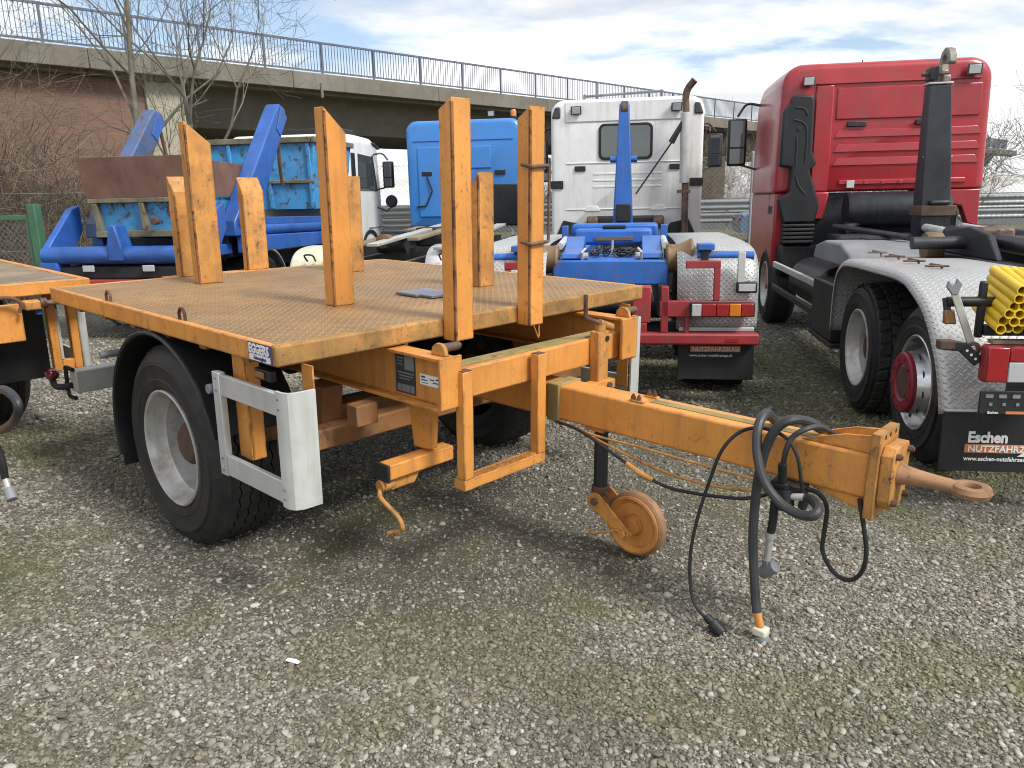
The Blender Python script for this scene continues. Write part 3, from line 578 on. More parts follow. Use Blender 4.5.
# ================================================================== WHEELS
def wheel(parent, c, ax, R=.53, W=.385, rr=.292, rim='deep', rim_mat='rim_silver', tread='ribs', seg=84):
    c = Vector(c); ax = Vector(ax).normalized(); root = sub('wheel', parent)
    side = [(rr - .004, -.03), (rr + .012, -.012), (rr + .03, -.002), (rr + .035, .001), (rr + .062, .004), (rr + .066, .0075), (rr + .072, .0045), ((rr + R) / 2 + .02, .008), ((rr + R) / 2 + .026, .0115), ((rr + R) / 2 + .034, .008), (R - .088, .004), (R - .084, .0075), (R - .078, .0), (R - .045, -.012), (R - .022, -.03), (R - .006, -.048)]
    dr = .02 if tread == 'lugs' else 0
    mid = []; n_g = 5; a0 = -.052; a1 = -(W - .052); st = (a1 - a0) / n_g
    if tread == 'ribs':
        for i in range(n_g):
            s = a0 + st * i
            mid += [(R, s), (R, s + st * .84)]
            if i < n_g - 1: mid += [(R - .013, s + st * .87), (R - .013, s + st * .97)]
    else: mid = [(R - dr, a0), (R - dr, a1)]
    inner = [(r, -W - h) for r, h in side[::-1]]
    mb = MB().lathe([(r - (dr if r > R - .03 else 0), h) for r, h in side] + mid + [(r - (dr if r > R - .03 else 0), h) for r, h in inner], c, ax, seg)
    if tread == 'ribs':
        s0 = len(side); zz = [i for i in range(s0 + 1, s0 + len(mid) - 1)]
        for i in zz:
            for k in range(seg): mb.v[i * seg + k] = tuple(Vector(mb.v[i * seg + k]) + ax * (.0065 if (k // 1) % 2 else -.0065))
    ty = part(mb, 'tyre', 'tyre', root, smooth=28)
    e1 = ax.orthogonal().normalized(); e2 = ax.cross(e1)
    def pt(r, a, h): return c + ax * h + (e1 * math.cos(a) + e2 * math.sin(a)) * r
    if tread == 'lugs':
        mb = MB(); nb = 34
        for row, (h0, h1, sk) in enumerate([(-.03, -.105, .3), (-.115, -.185, -.25), (-.195, -.265, .25), (-(W - .105), -(W - .03), -.3)]):
            h0_, h1_ = (max(h0, h1), min(h0, h1))
            for k in range(nb):
                a = 2 * PI * (k + (.5 if row % 2 else 0)) / nb; da = 2 * PI / nb * .36; s = sk * .18
                ro = R - (.008 if row in (0, 3) else 0)
                q4 = lambda r: [pt(r, a - da - s * .4, h0_), pt(r, a + da - s * .4, h0_), pt(r, a + da + s * .4, h1_), pt(r, a - da + s * .4, h1_)]
                mb.hexa(q4(R - dr - .004) + q4(ro))
        part(mb, 'tread_block', 'tyre', ty, .003, seg=1)
    elif tread == 'ribs':
        mb = MB(); nb = 62                       # sipes: thin recess bars across each rib, zig-zagging
        for row in range(n_g):
            s = a0 + st * row
            for k in range(nb):
                a = 2 * PI * (k + row * .37) / nb; h0, h1 = s + st * .16, s + st * .66; da = .012
                mb.add([pt(R + .0012, a - da, h0), pt(R + .0012, a - da + .02, h0), pt(R + .0012, a + da + .02, h1), pt(R + .0012, a + da, h1)], [(0, 1, 2, 3)])
        part(mb, 'sipe', 'black_cloth', ty, smooth=0)
    if rim == 'deep':
        d = .20
        mb = MB().lathe([(rr + .014, -.028), (rr + .014, .0), (rr + .006, .004), (rr - .004, -.004), (rr - .010, -.022), (rr - .022, -.05), (rr - .030, -.085), (rr - .038, -.095), (rr - .045, -d + .02), (rr - .055, -d)], c, ax, seg)
        part(mb, 'rim', rim_mat, root, smooth=30)
        part(MB().lathe([(rr - .05, -d + .004), (rr - .062, -d), (.16, -d - .008), (.145, -d - .02), (.145, -d - .12), (.02, -d - .12)], c, ax, seg), 'wheel_disc', 'rim_dirty', root, smooth=30)
        mb = MB().lathe([(.142, -d - .1), (.142, -d - .005), (.125, -d + .01), (.115, -d + .015), (.11, -d + .10), (.09, -d + .12), (0, -d + .122)], c, ax, 28)
        part(mb, 'hub', 'hub_rust', root)
        mb = MB()
        for k in range(10): a = 2 * PI * k / 10; p = pt(.172, a, -d - .010); mb.cyl(p, p + ax * .022, .017, n=6).cyl(p + ax * .02, p + ax * .042, .010, n=8)
        part(mb, 'wheel_nuts', 'rusty_steel', root)
        mb = MB()
        for k in range(10): a = 2 * PI * (k + .5) / 10; mb.lathe([(.021, 0), (.0, .0005)], pt(.208, a, -d + .001), ax, 12)
        part(mb, 'hand_holes', 'black_cloth', root)
    elif rim == 'steer':
        mb = MB().lathe([(rr + .014, -.028), (rr + .014, .0), (rr + .006, .004), (rr - .006, -.006), (rr - .012, -.05), (rr - .03, -.09), (rr - .05, -.085), (rr - .075, -.03), (rr - .10, .055), (rr - .115, .065), (.15, .066), (.02, .066)], c, ax, seg)
        part(mb, 'rim', 'chrome', root, smooth=30)
        mb = MB()
        for k in range(10): a = 2 * PI * k / 10; mb.lathe([(.022, 0), (.022, .004), (0, .004)], pt(rr - .088, a, .012) + ax * .0, ax, 10)
        part(mb, 'vent_hole', 'black_cloth', root)
        mb = MB().lathe([(.195, .045), (.195, .068), (.185, .078), (.122, .078), (.112, .068), (.112, .047)], c, ax, 40)
        part(mb, 'bolt_ring', 'red_hub', root, smooth=30)
        mb = MB()
        for k in range(10): a = 2 * PI * (k + .5) / 10; p = pt(.155, a, .077); mb.cyl(p, p + ax * .010, .015, n=8)
        part(mb, 'wheel_nuts', 'red_hub', root)
        part(MB().lathe([(.1, .05), (.1, .07), (.075, .075), (0, .08)], c, ax, 24), 'hub', 'hub_rust', root)
    return root

# ================================================================== ORANGE TRAILER  (u forward, v to its left, w up from the deck top)
T_YAW, T_TILT = -.7551, .0265
_fv = V(math.cos(T_YAW), math.sin(T_YAW), 0); TV = V(-math.sin(T_YAW), math.cos(T_YAW), 0)
TU = _fv * math.cos(T_TILT) - V(0, 0, 1) * math.sin(T_TILT); TW = _fv * math.sin(T_TILT) + V(0, 0, 1) * math.cos(T_TILT); TO = V(-2.8143, 4.7242, 1.2462)
def trailer_matrix(off):
    p = TO + TU * off[0] + TV * off[1] + TW * off[2]
    return Matrix(((TU.x, TV.x, TW.x, p.x), (TU.y, TV.y, TW.y, p.y), (TU.z, TV.z, TW.z, p.z), (0, 0, 0, 1)))
L, W = 2.6126, 2.5377
OFF = V(1.435, 1.27, -1.222)
T = thing('flatbed_trailer', 'orange single axle flatbed trailer with stake posts and drawbar towards the camera', 'trailer', trailer_matrix(OFF))
def tp_(mb, name, mat='orange', parent=None, bevel=.004, **k): return part(mb, name, mat, parent or T, bevel, **k)
# deck and its rim
dk = tp_(MB().box(.035, L - .03, .035, W - .035, -.03, -.003), 'deck', 'deck_plate', bevel=0)
RIM = .0875
def rim_prism(a, b): return [(a, -RIM), (b, -RIM), (b, 0), (a, 0)]
tp_(MB().prism(rim_prism(0, .034), 'x', 0, L - .05), 'side_rim', 'orange', bevel=.008)
tp_(MB().prism(rim_prism(W - .034, W), 'x', 0, L - .05), 'side_rim', 'orange', bevel=.008)
tp_(MB().prism(rim_prism(0, .034), 'y', .036, W - .036), 'rear_rim', 'orange', bevel=.006)
tp_(MB().prism([(L - .048, -RIM), (L, -RIM), (L, 0), (L - .048, 0)], 'y', 0, W), 'front_rim', 'rim_grime', bevel=.01)
for u in np.linspace(.35, 2.3, 6): tp_(MB().box(u - .03, u + .03, .036, W - .036, -.115, -.034), 'cross_member', 'underframe_shaded', bevel=0)
# stake posts
def post(u0, u1, v0, v1, zt, drop, down, base=-.003, worn=False):
    mb = MB(); c = [[u0, v0], [u1, v0], [u1, v1], [u0, v1]]; tops = []
    for (a, b_) in c:
        if down == '-u': t = zt - drop * (u1 - a) / (u1 - u0)
        elif down == '+u': t = zt - drop * (a - u0) / (u1 - u0)
        else: t = zt - drop * (b_ - v0) / (v1 - v0)
        tops.append(t)
    mb.hexa([(a, b_, base) for a, b_ in c] + [(a, b_, t) for (a, b_), t in zip(c, tops)])
    o = tp_(mb, 'stake_post', 'orange_worn' if worn else 'orange', bevel=.005)
    # welded seam up the near front corner and the lapped angle on the front face
    tp_(MB().box(u1 - .011, u1 + .003, v0 - .002, v0 + .010, base + .002, tops[1] - .02), 'weld_seam', 'seam', o, bevel=.002)
    return o, tops
post(2.6135, 2.70, .87, .985, .972, .048, '-u', -.100)
post(2.6135, 2.70, 1.38, 1.487, .97, .055, '-u', -.094)
pB = bpy.data.objects['stake_post.001']
post(1.838, 1.921, .748, .873, .974, .118, '+v')
post(.44, .521, .702, .86, .977, .125, '+v', worn=True)
post(-.03, .061, .80, .935, .662, .10, '+u', worn=True)
post(-.07, -.005, 1.32, 1.49, .66, .10, '+u', worn=True)
post(.55, .649, 1.75, 1.878, .664, .07, '-u', worn=True)
post(1.84, 1.924, 1.79, 1.922, .68, .10, '-u', worn=True)
part(MB().box(-.16, -.001, .75, 1.55, -.09, -.01), 'rear_socket', 'orange', T, .004)
# latch rod on the second front post, and the wires under it
mb = MB()
for w_ in (.33, .70): mb.tube([(2.66, 1.36, w_), (2.712, 1.375, w_ - .012), (2.712, 1.50, w_ - .004)], .009, 8)
mb.tube(smooth_path([(2.712, 1.50, .696), (2.712, 1.508, .66), (2.712, 1.508, .36), (2.712, 1.50, .326)], 4), .008, 8); tp_(mb, 'latch_rod', 'rusty_steel', pB, bevel=0)
mb = MB().tube([(2.69, 1.42, -.09), (2.70, 1.45, -.165)], .004, 6).tube([(2.69, 1.465, -.09), (2.69, 1.465, -.16)], .004, 6); tp_(mb, 'chain_wire', 'orange', pB, bevel=0)
# lashing rings on the near edge
for u in (.865, 1.749):
    mb = MB().tube([(u - .028, .03, -.004), (u - .03, .03, .03), (u - .012, .03, .052), (u + .012, .03, .052), (u + .03, .03, .03), (u + .028, .03, -.004)], .008, 8); tp_(mb, 'lashing_ring', 'rust', bevel=0)
# side sign
sg = tp_(MB().box(2.405, 2.585, -.0045, -.0005, -.083, -.004), 'name_plate', 'sign_blue', bevel=.001)
text('EGGERS', .052, 'print_white', sg, basis((2.412, -.0055, -.047), (1, 0, 0), (0, 0, 1)), .0022, sx=.84)
text('Fahrzeugbau', .022, 'sign_blue', sg, basis((2.452, -.0075, -.0715), (1, 0, 0), (0, 0, 1)), .0003, sx=.86)
tp_(MB().box(2.415, 2.575, -.0062, -.0046, -.077, -.052), 'print_bar', 'print_white', sg, bevel=0)
# chassis rails
for v in (.6, 1.94):
    mb = MB().box(.1, 2.93, v - .05, v + .05, -.325, -.311).box(.1, 2.93, v - .006, v + .006, -.311, -.109).box(.1, 2.93, v - .05, v + .05, -.109, -.095)
    r_ = tp_(mb, 'chassis_rail', 'orange_bar', bevel=.002)
    tp_(MB().box(2.9305, 2.945, v - .05, v + .075 if v < 1 else v + .05, -.318, -.092), 'rail_end_plate', 'orange_bar', bevel=.003)
    if v < 1:
        p_ = tp_(MB().box(2.60, 2.735, v - .0095, v - .0065, -.296, -.118), 'data_plate', 'plate_dark', r_, bevel=0)
        mb = MB()
        for (a0, a1, b0, b1) in ((2.665, 2.728, -.186, -.124), (2.612, 2.728, -.205, -.199), (2.625, 2.72, -.219, -.213), (2.625, 2.70, -.232, -.227), (2.612, 2.638, -.288, -.255), (2.642, 2.668, -.288, -.255), (2.672, 2.698, -.288, -.255), (2.702, 2.728, -.288, -.255), (2.612, 2.655, -.14, -.134), (2.612, 2.65, -.153, -.148), (2.612, 2.655, -.168, -.163)):
            mb.box(a0, a1, v - .0105, v - .0098, b0, b1)
        tp_(mb, 'plate_print', 'plate_grey', p_, bevel=0)
        s_ = tp_(MB().box(2.765, 2.905, v - .0085, v - .0065, -.235, -.187), 'white_sticker', 'print_white', r_, bevel=0)
        mb = MB()
        for (a0, a1, b0, b1) in ((2.775, 2.80, -.203, -.195), (2.775, 2.815, -.215, -.210), (2.83, 2.86, -.208, -.203), (2.87, 2.898, -.204, -.197), (2.85, 2.895, -.219, -.214), (2.78, 2.82, -.226, -.223)): mb.box(a0, a1, v - .0092, v - .0087, b0, b1)
        tp_(mb, 'sticker_print', 'plate_dark', s_, bevel=0)
    # lug with pin on top of the rail end
    mb = MB().prism([(2.83, -.0945), (2.925, -.0945), (2.915, -.06), (2.895, -.042), (2.865, -.042), (2.84, -.06)], 'y', v + .0, v + .022); lg = tp_(mb, 'pin_lug', 'orange_worn', bevel=.004)
    tp_(MB().cyl((2.88, v + .018, -.066), (2.88, v + .115, -.066), .019, n=14).cyl((2.88, v + .1, -.066), (2.88, v + .125, -.066), .013, n=12), 'pin', 'rusty_steel', lg, bevel=0)
# front cross beam, with moss on top
fb = tp_(MB().box(2.775, 2.905, .682, 1.885, -.306, -.168), 'front_beam', 'orange_bar', bevel=.008)
tp_(MB().box(2.785, 2.862, .69, 1.88, -.1675, -.162), 'moss_film', 'mossy', fb, bevel=.002); tp_(MB().box(2.866, 2.873, .69, 1.88, -.1675, -.163), 'moss_film', 'mossy', fb, bevel=0)
tp_(MB().box(2.9465, 2.965, 1.825, 1.965, -.305, -.085), 'corner_plate', 'orange_bar', bevel=.004)
for u in (1.95, 2.25): tp_(MB().box(u - .05, u + .05, .2, W - .2, -.60, -.50), 'axle_cross_tube', 'underframe_shaded', bevel=.01)
tp_(MB().box(1.38, 1.49, .30, W - .30, -.76, -.65), 'axle', 'dark_steel', bevel=.01)
for v in (.52, 2.02):
    for k in range(5): tp_(MB().box(.75 + k * .1, 2.2 - k * .1, v - .04, v + .04, -.56 - k * .018, -.544 - k * .018), 'leaf_spring', 'dark_steel', bevel=.002)
    for u in (.78, 2.12): tp_(MB().prism([(u - .09, -.33), (u + .09, -.33), (u + .045, -.57), (u - .045, -.57)], 'y', v - .055, v + .055), 'spring_hanger', 'underframe_shaded', bevel=.005)
tp_(MB().box(2.42, 2.50, .44, .56, -.46, -.36), 'air_valve_bracket', 'underframe_shaded', bevel=.006)
mb = MB().lathe([(0, -.3), (.09, -.29), (.12, -.25), (.12, .25), (.09, .29), (0, .3)], (.95, 1.27, -.45), (0, 1, 0), 20); tp_(mb, 'air_tank', 'dark_steel', bevel=0)
# toothed step frame
for v0 in (.652, 1.135): tp_(MB().box(2.925, 2.975, v0, v0 + .058, -.652, -.163), 'step_upright', 'orange_bar', bevel=.004); tp_(MB().box(2.928, 2.972, v0 + .003, v0 + .055, -.163, -.160), 'end_cap', 'rust', bevel=0)
st_ = tp_(MB().box(2.905, 2.975, .652, 1.193, -.70, -.6525), 'step_tread', 'orange_bar', bevel=.003)
mb = MB()
for k in range(20): v = .72 + k * .021; mb.prism([(v, -.6524), (v + .016, -.6524), (v + .008, -.643)], 'x', 2.93, 2.968)
tp_(mb, 'step_teeth', 'orange_worn', st_, bevel=0)
# folding support leg with crank on the near side
tp_(MB().prism([(2.60, -.325), (2.765, -.325), (2.745, -.56), (2.63, -.57)], 'y', .655, .70), 'leg_bracket', 'orange_bar', bevel=.004)
lg = tp_(MB().box(2.665, 2.745, .42, .80, -.645, -.575), 'support_leg', 'orange_bar', bevel=.006)
tp_(MB().box(2.655, 2.755, .405, .4195, -.65, -.57), 'rubber_cap', 'black_rubber', lg, bevel=.004)
tp_(MB().prism([(.43, -.645), (.62, -.645), (.58, -.70), (.45, -.70)], 'x', 2.69, 2.72), 'gusset', 'orange_worn', lg, bevel=.002)
mb = MB().cyl((2.70, .395, -.675), (2.70, .47, -.675), .028, n=14); tp_(mb, 'crank_boss', 'orange_worn', lg, bevel=.003)
mb = MB().tube(smooth_path([(2.70, .40, -.69), (2.73, .38, -.715), (2.84, .38, -.765), (2.87, .38, -.80), (2.86, .38, -.825), (2.80, .36, -.85)], 5), .0105, 8); tp_(mb, 'crank_handle', 'orange_worn', lg, bevel=0)
# parking jack with crank at the far end of the beam
jk = tp_(MB().box(2.9065, 2.965, 1.615, 1.705, -.42, -.125), 'jack_tube', 'orange_worn', bevel=.006)
tp_(MB().box(2.915, 2.985, 1.475, 1.745, -.435, -.385), 'jack_foot_plate', 'orange_bar', jk, bevel=.004)
for v in (1.505, 1.685): tp_(MB().cyl((2.985, v, -.41), (3.0, v, -.41), .017, n=8), 'bolt', 'rusty_steel', jk, bevel=0)
tp_(MB().cyl((2.965, 1.685, -.165), (2.972, 1.685, -.165), .014, n=10), 'hole_plug', 'black_cloth', jk, bevel=0)
tp_(MB().tube(smooth_path([(2.94, 1.53, .075), (2.94, 1.533, -.02), (2.94, 1.545, -.045), (2.94, 1.655, -.085)], 4), .0115, 10), 'crank_handle', 'rusty_steel', jk, bevel=0)
tp_(MB().cyl((2.94, 1.645, -.082), (2.94, 1.755, -.118), .021, n=12).cyl((2.94, 1.66, -.09), (2.94, 1.66, -.126), .028, n=12), 'crank_sleeve', 'orange_worn', jk, bevel=0)
# drawbar
db = tp_(MB().box(2.35, 4.432, 1.286, 1.44, -.511, -.340), 'drawbar', 'orange', bevel=.012, seg=3)
tp_(MB().box(2.91, 2.985, 1.274, 1.452, -.520, -.331), 'drawbar_collar', 'mossy', db, bevel=.006)
tp_(MB().box(3.46, 4.24, 1.338, 1.388, -.3395, -.3372), 'moss_film', 'mossy', db, bevel=0)
for (u, v) in ((3.395, 1.305), (3.425, 1.305), (3.41, 1.41), (3.44, 1.41)):
    tp_(MB().cyl((u, v, -.34), (u, v, -.315), .011, n=6).cyl((u, v, -.315), (u, v, -.306), .006, n=8), 'bolt', 'rust', db, bevel=0)
tp_(MB().box(3.38, 3.455, 1.292, 1.318, -.3395, -.331), 'bolt_strap', 'orange_worn', db, bevel=.002); tp_(MB().box(3.395, 3.46, 1.396, 1.424, -.3395, -.331), 'bolt_strap', 'orange_worn', db, bevel=.002)
for v in (1.30, 1.415): tp_(MB().prism([(4.17, -.339), (4.431, -.339), (4.431, -.272), (4.33, -.285)], 'y', v, v + .012), 'gusset', 'orange', db, bevel=.002)
tp_(MB().prism([(4.20, -.512), (4.431, -.512), (4.431, -.57)], 'y', 1.30, 1.42), 'lower_gusset', 'orange', db, bevel=.003)
ep = tp_(MB().box(4.4325, 4.468, 1.262, 1.462, -.578, -.252), 'end_plate', 'orange_worn', db, bevel=.004)
tp_(MB().prism([(1.275, -.50), (1.30, -.535), (1.43, -.535), (1.455, -.50), (1.455, -.33), (1.43, -.30), (1.30, -.30), (1.275, -.33)], 'x', 4.4685, 4.515), 'eye_flange', 'orange_worn', db, bevel=.004)
for (v, w_) in ((1.30, -.33), (1.43, -.33), (1.30, -.505), (1.43, -.505)): tp_(MB().cyl((4.5155, v, w_), (4.53, v, w_), .013, n=6).cyl((4.53, v, w_), (4.536, v, w_), .008, n=8), 'bolt', 'rust', db, bevel=0)
for (v, w_) in ((1.31, -.27), (1.36, -.27), (1.42, -.27)): tp_(MB().cyl((4.4682, v, w_), (4.4695, v, w_), .008, n=10), 'bolt_hole', 'black_cloth', db, bevel=0)
def eye():
    rings = []; cw = -.412; cv_ = 1.365
    prof = [(4.516, .050, .040), (4.535, .042, .035), (4.57, .035, .030), (4.62, .031, .026), (4.67, .034, .023), (4.70, .048, .021)]
    for u, hv, hw in prof: rings.append([(u, cv_ + hv * math.cos(a), cw + hw * math.sin(a)) for a in [2 * PI * k / 16 for k in range(16)]])
    mb = MB().loft(rings); s_ = tp_(mb, 'tow_eye_shank', 'eye_rust', db, bevel=0)
    mb = MB().lathe([(.027, -.010), (.030, -.018), (.044, -.022), (.059, -.017), (.066, 0), (.059, .017), (.044, .022), (.030, .018), (.027, .010)], (4.745, cv_, cw), (0, 0, 1), 32, closed=True)
    tp_(mb, 'tow_eye', 'eye_rust', db, bevel=0)
eye()
# jockey wheel
jc = tp_(MB().cyl((3.18, 1.365, -.505), (3.185, 1.365, -.86), .034, n=18), 'jockey_column', 'dark_steel', bevel=0)
tp_(MB().box(3.13, 3.235, 1.30, 1.43, -.53, -.512), 'column_flange', 'orange_bar', jc, bevel=.003)
tp_(MB().cyl((3.185, 1.365, -.82), (3.185, 1.365, -.865), .045, n=16).cyl((3.2, 1.36, -.838), (3.29, 1.30, -.845), .009, n=8), 'column_clamp', 'rust', jc, bevel=.003)
for v0 in (1.305, 1.415):
    a, b = V(3.195, v0, -.885), V(3.372, v0, -1.0); d = (b - a).normalized(); nrm = V(-d.z, 0, d.x) * .04; poly = []
    for k in range(9): t_ = PI / 2 + PI * k / 8; q_ = a + d * (.044 * math.cos(t_)) + V(-d.z, 0, d.x) * (.044 * math.sin(t_)); poly.append((q_.x, q_.z))
    poly += [((b - nrm * .62 + d * .03).x, (b - nrm * .62 + d * .03).z), ((b + nrm * .62 + d * .03).x, (b + nrm * .62 + d * .03).z)]
    fk = tp_(MB().prism(poly, 'y', v0, v0 + .012), 'fork_arm', 'orange', jc, bevel=.003)
    if v0 < 1.4: tp_(MB().cyl((3.195, v0 - .012, -.885), (3.195, v0 + .02, -.885), .019, n=14), 'pivot_pin', 'rusty_steel', fk, bevel=.002); tp_(MB().tube([(3.372, v0 - .012, -1.0), (3.34, v0 - .016, -.985), (3.20, v0 - .03, -1.045), (3.195, v0 - .03, -1.005)], .006, 6).cyl((3.37, v0 - .02, -1.0), (3.37, v0 + .01, -1.0), .016, n=8), 'cotter_rod', 'orange_worn', fk, bevel=0)
jw = sub('jockey_wheel', T)
mb = MB().lathe([(.128, 0), (.150, -.002), (.160, -.012), (.163, -.03), (.160, -.05), (.150, -.062), (.128, -.064)], (3.355, 1.40, -.992), (0, -1, 0), 40, closed=True)
mb.v = [(p[0], p[1] - .0, p[2]) for p in mb.v]; tp_(mb, 'tyre', 'eye_rust', jw, bevel=0)
mb = MB().lathe([(.146, -.004), (.144, .008), (.135, .012), (.125, .006), (.112, -.012), (.05, -.014), (.048, .012), (0, .012)], (3.355, 1.398, -.992), (0, -1, 0), 40); tp_(mb, 'disc', 'orange_bar', jw, bevel=0)
# hoses and cables at the drawbar
def hose(name, pts, r, mat='hose', n=10, k=6): return tp_(MB().tube(smooth_path(pts, k), r, n), name, mat, bevel=0)
hA = hose('air_hose', [(4.206, 1.40, -.32), (4.206, 1.33, -.285), (4.189, 1.27, -.257), (4.161, 1.2, -.245), (4.124, 1.17, -.28), (4.096, 1.16, -.358), (4.078, 1.16, -.463), (4.071, 1.16, -.578), (4.079, 1.15, -.741), (4.11, 1.14, -.951), (4.129, 1.13, -1.027)], .0185)
tp_(MB().cyl((4.127, 1.13, -1.02), (4.147, 1.13, -1.085), .016, n=12), 'hose_fitting', 'orange_bar', hA, bevel=0)
tp_(MB().box(4.125, 4.18, 1.105, 1.155, -1.118, -1.083), 'coupling_head', 'cream', hA, bevel=.008); tp_(MB().cyl((4.155, 1.13, -1.118), (4.168, 1.13, -1.155), .028, n=14), 'coupling_cap', 'plate_grey', hA, bevel=.003)
hose('air_hose', [(4.03, 1.43, -.33), (4.032, 1.36, -.308), (4.045, 1.25, -.252), (4.053, 1.17, -.29), (4.073, 1.14, -.388), (4.116, 1.13, -.485), (4.181, 1.13, -.547), (4.254, 1.12, -.567), (4.313, 1.11, -.554), (4.319, 1.14, -.537), (4.282, 1.19, -.532), (4.243, 1.22, -.542), (4.22, 1.25, -.589)], .0185)
hose('cable', [(4.27, 1.42, -.335), (4.273, 1.36, -.315), (4.24, 1.29, -.276), (4.212, 1.22, -.275), (4.176, 1.2, -.31), (4.161, 1.19, -.36), (4.15, 1.2, -.43)], .0105)
cD = hose('plug_cable', [(3.969, 1.05, -1.102), (3.887, 1.06, -1.04), (3.851, 1.08, -.881), (3.86, 1.1, -.708), (3.889, 1.13, -.536), (3.922, 1.15, -.407), (3.972, 1.19, -.331), (4.046, 1.22, -.306), (4.148, 1.2, -.314), (4.203, 1.19, -.37), (4.224, 1.2, -.466), (4.224, 1.24, -.567)], .0072, 'black_rubber')
tp_(MB().cyl((3.955, 1.05, -1.082), (3.985, 1.05, -1.10), .018, n=12).cyl((3.982, 1.05, -1.098), (4.03, 1.05, -1.128), .027, n=14), 'plug', 'black_plastic', cD, bevel=.002)
hE = hose('air_hose', [(4.127, 1.22, -.50), (4.123, 1.22, -.582), (4.122, 1.22, -.666), (4.117, 1.22, -.727)], .0165, 'black_rubber')
tp_(MB().cyl((4.117, 1.22, -.72), (4.115, 1.22, -.745), .02, n=12).cyl((4.116, 1.22, -.74), (4.113, 1.22, -.845), .0145, n=12), 'hose_fitting', 'galv', hE, bevel=0)
tp_(MB().cyl((4.095, 1.22, -.905), (4.15, 1.22, -.855), .026, n=14).box(4.10, 4.125, 1.20, 1.24, -.87, -.835), 'coupling_head', 'plate_grey', hE, bevel=.004)
hose('cable', [(4.215, 1.27, -.522), (4.269, 1.27, -.53), (4.304, 1.27, -.576), (4.304, 1.27, -.678), (4.305, 1.27, -.751), (4.34, 1.27, -.812), (4.39, 1.27, -.841), (4.434, 1.27, -.824), (4.46, 1.27, -.769), (4.461, 1.27, -.698), (4.443, 1.27, -.613), (4.41, 1.29, -.515)], .0085, 'black_rubber')
hb = tp_(MB().box(4.09, 4.22, 1.235, 1.30, -.56, -.512), 'parking_bracket', 'dark_steel', bevel=.004)
tp_(MB().cyl((4.148, 1.2, -.42), (4.147, 1.215, -.50), .017, n=12).cyl((4.147, 1.215, -.50), (4.15, 1.222, -.535), .026, n=12), 'plug_boot', 'black_plastic', hb, bevel=.002)
tp_(MB().cyl((4.16, 1.22, -.53), (4.175, 1.20, -.605), .036, .03, 14), 'socket_housing', 'black_plastic', hb, bevel=.003)
tp_(MB().cyl((4.19, 1.21, -.545), (4.235, 1.21, -.535), .014, n=10), 'hose_fitting', 'alu', hb, bevel=0)
hose('brake_line', [(2.95, 1.28, -.512), (3.093, 1.25, -.515), (3.3, 1.25, -.557), (3.507, 1.25, -.597), (3.685, 1.25, -.614), (3.851, 1.25, -.609), (3.983, 1.25, -.589), (4.12, 1.25, -.55)], .006, 'orange_worn', 7)
bl_ = hose('brake_line', [(2.98, 1.26, -.512), (3.147, 1.24, -.52), (3.365, 1.22, -.582), (3.502, 1.22, -.631), (3.632, 1.22, -.66), (3.754, 1.22, -.655), (3.892, 1.22, -.635), (4.011, 1.22, -.607), (4.13, 1.23, -.55)], .0075, 'black_rubber', 7)
tp_(MB().tube([(3.43, 1.22, -.605), (3.50, 1.22, -.632), (3.57, 1.22, -.65)], [.011, .013, .011], 8), 'turnbuckle', 'orange_worn', bl_, bevel=0)
hose('brake_line', [(3.0, 1.27, -.517), (3.249, 1.24, -.524), (3.482, 1.24, -.522), (3.685, 1.24, -.526), (3.872, 1.24, -.528), (4.026, 1.24, -.53), (4.13, 1.25, -.54)], .0055, 'orange_worn', 7)
# wheels and mudguards
wheel(T, (1.435, .03, -.7046), (0, -1, 0)); wheel(T, (1.435, W - .03, -.7046), (0, 1, 0))
for v0, v1 in ((.0, .44), (W - .44, W)):
    prof = [(1.435 + .615 * math.cos(a), -.7046 + .605 * math.sin(a)) for a in np.linspace(math.radians(18), math.radians(196), 22)]
    prof += [(prof[-1][0] + .005, -.80), (prof[-1][0] + .01, -.935)]
    fd = tp_(MB().sheet(prof, 'y', v0, v1, .012), 'mudguard', 'black_plastic', bevel=.003)
    lip = [(p[0] + .0, p[1]) for p in prof[:22]]
    tp_(MB().tube([(p[0] * 1.0, v0 if v0 < 1 else v1, p[1]) for p in lip], .012, 6), 'mudguard_lip', 'black_plastic', fd, bevel=0)
    tp_(MB().cyl((.80, v0 + .1 if v0 < 1 else v1 - .1, -.30), (.80, v0 - .03 if v0 < 1 else v1 + .03, -.30), .02, n=12), 'mudguard_rod', 'plate_grey', fd, bevel=0)
    tp_(MB().cyl((2.04, v0 + .2 if v0 < 1 else v1 - .2, -.27), (2.04, v0 - .02 if v0 < 1 else v1 + .02, -.27), .022, n=12), 'mudguard_rod', 'plate_grey', fd, bevel=0)
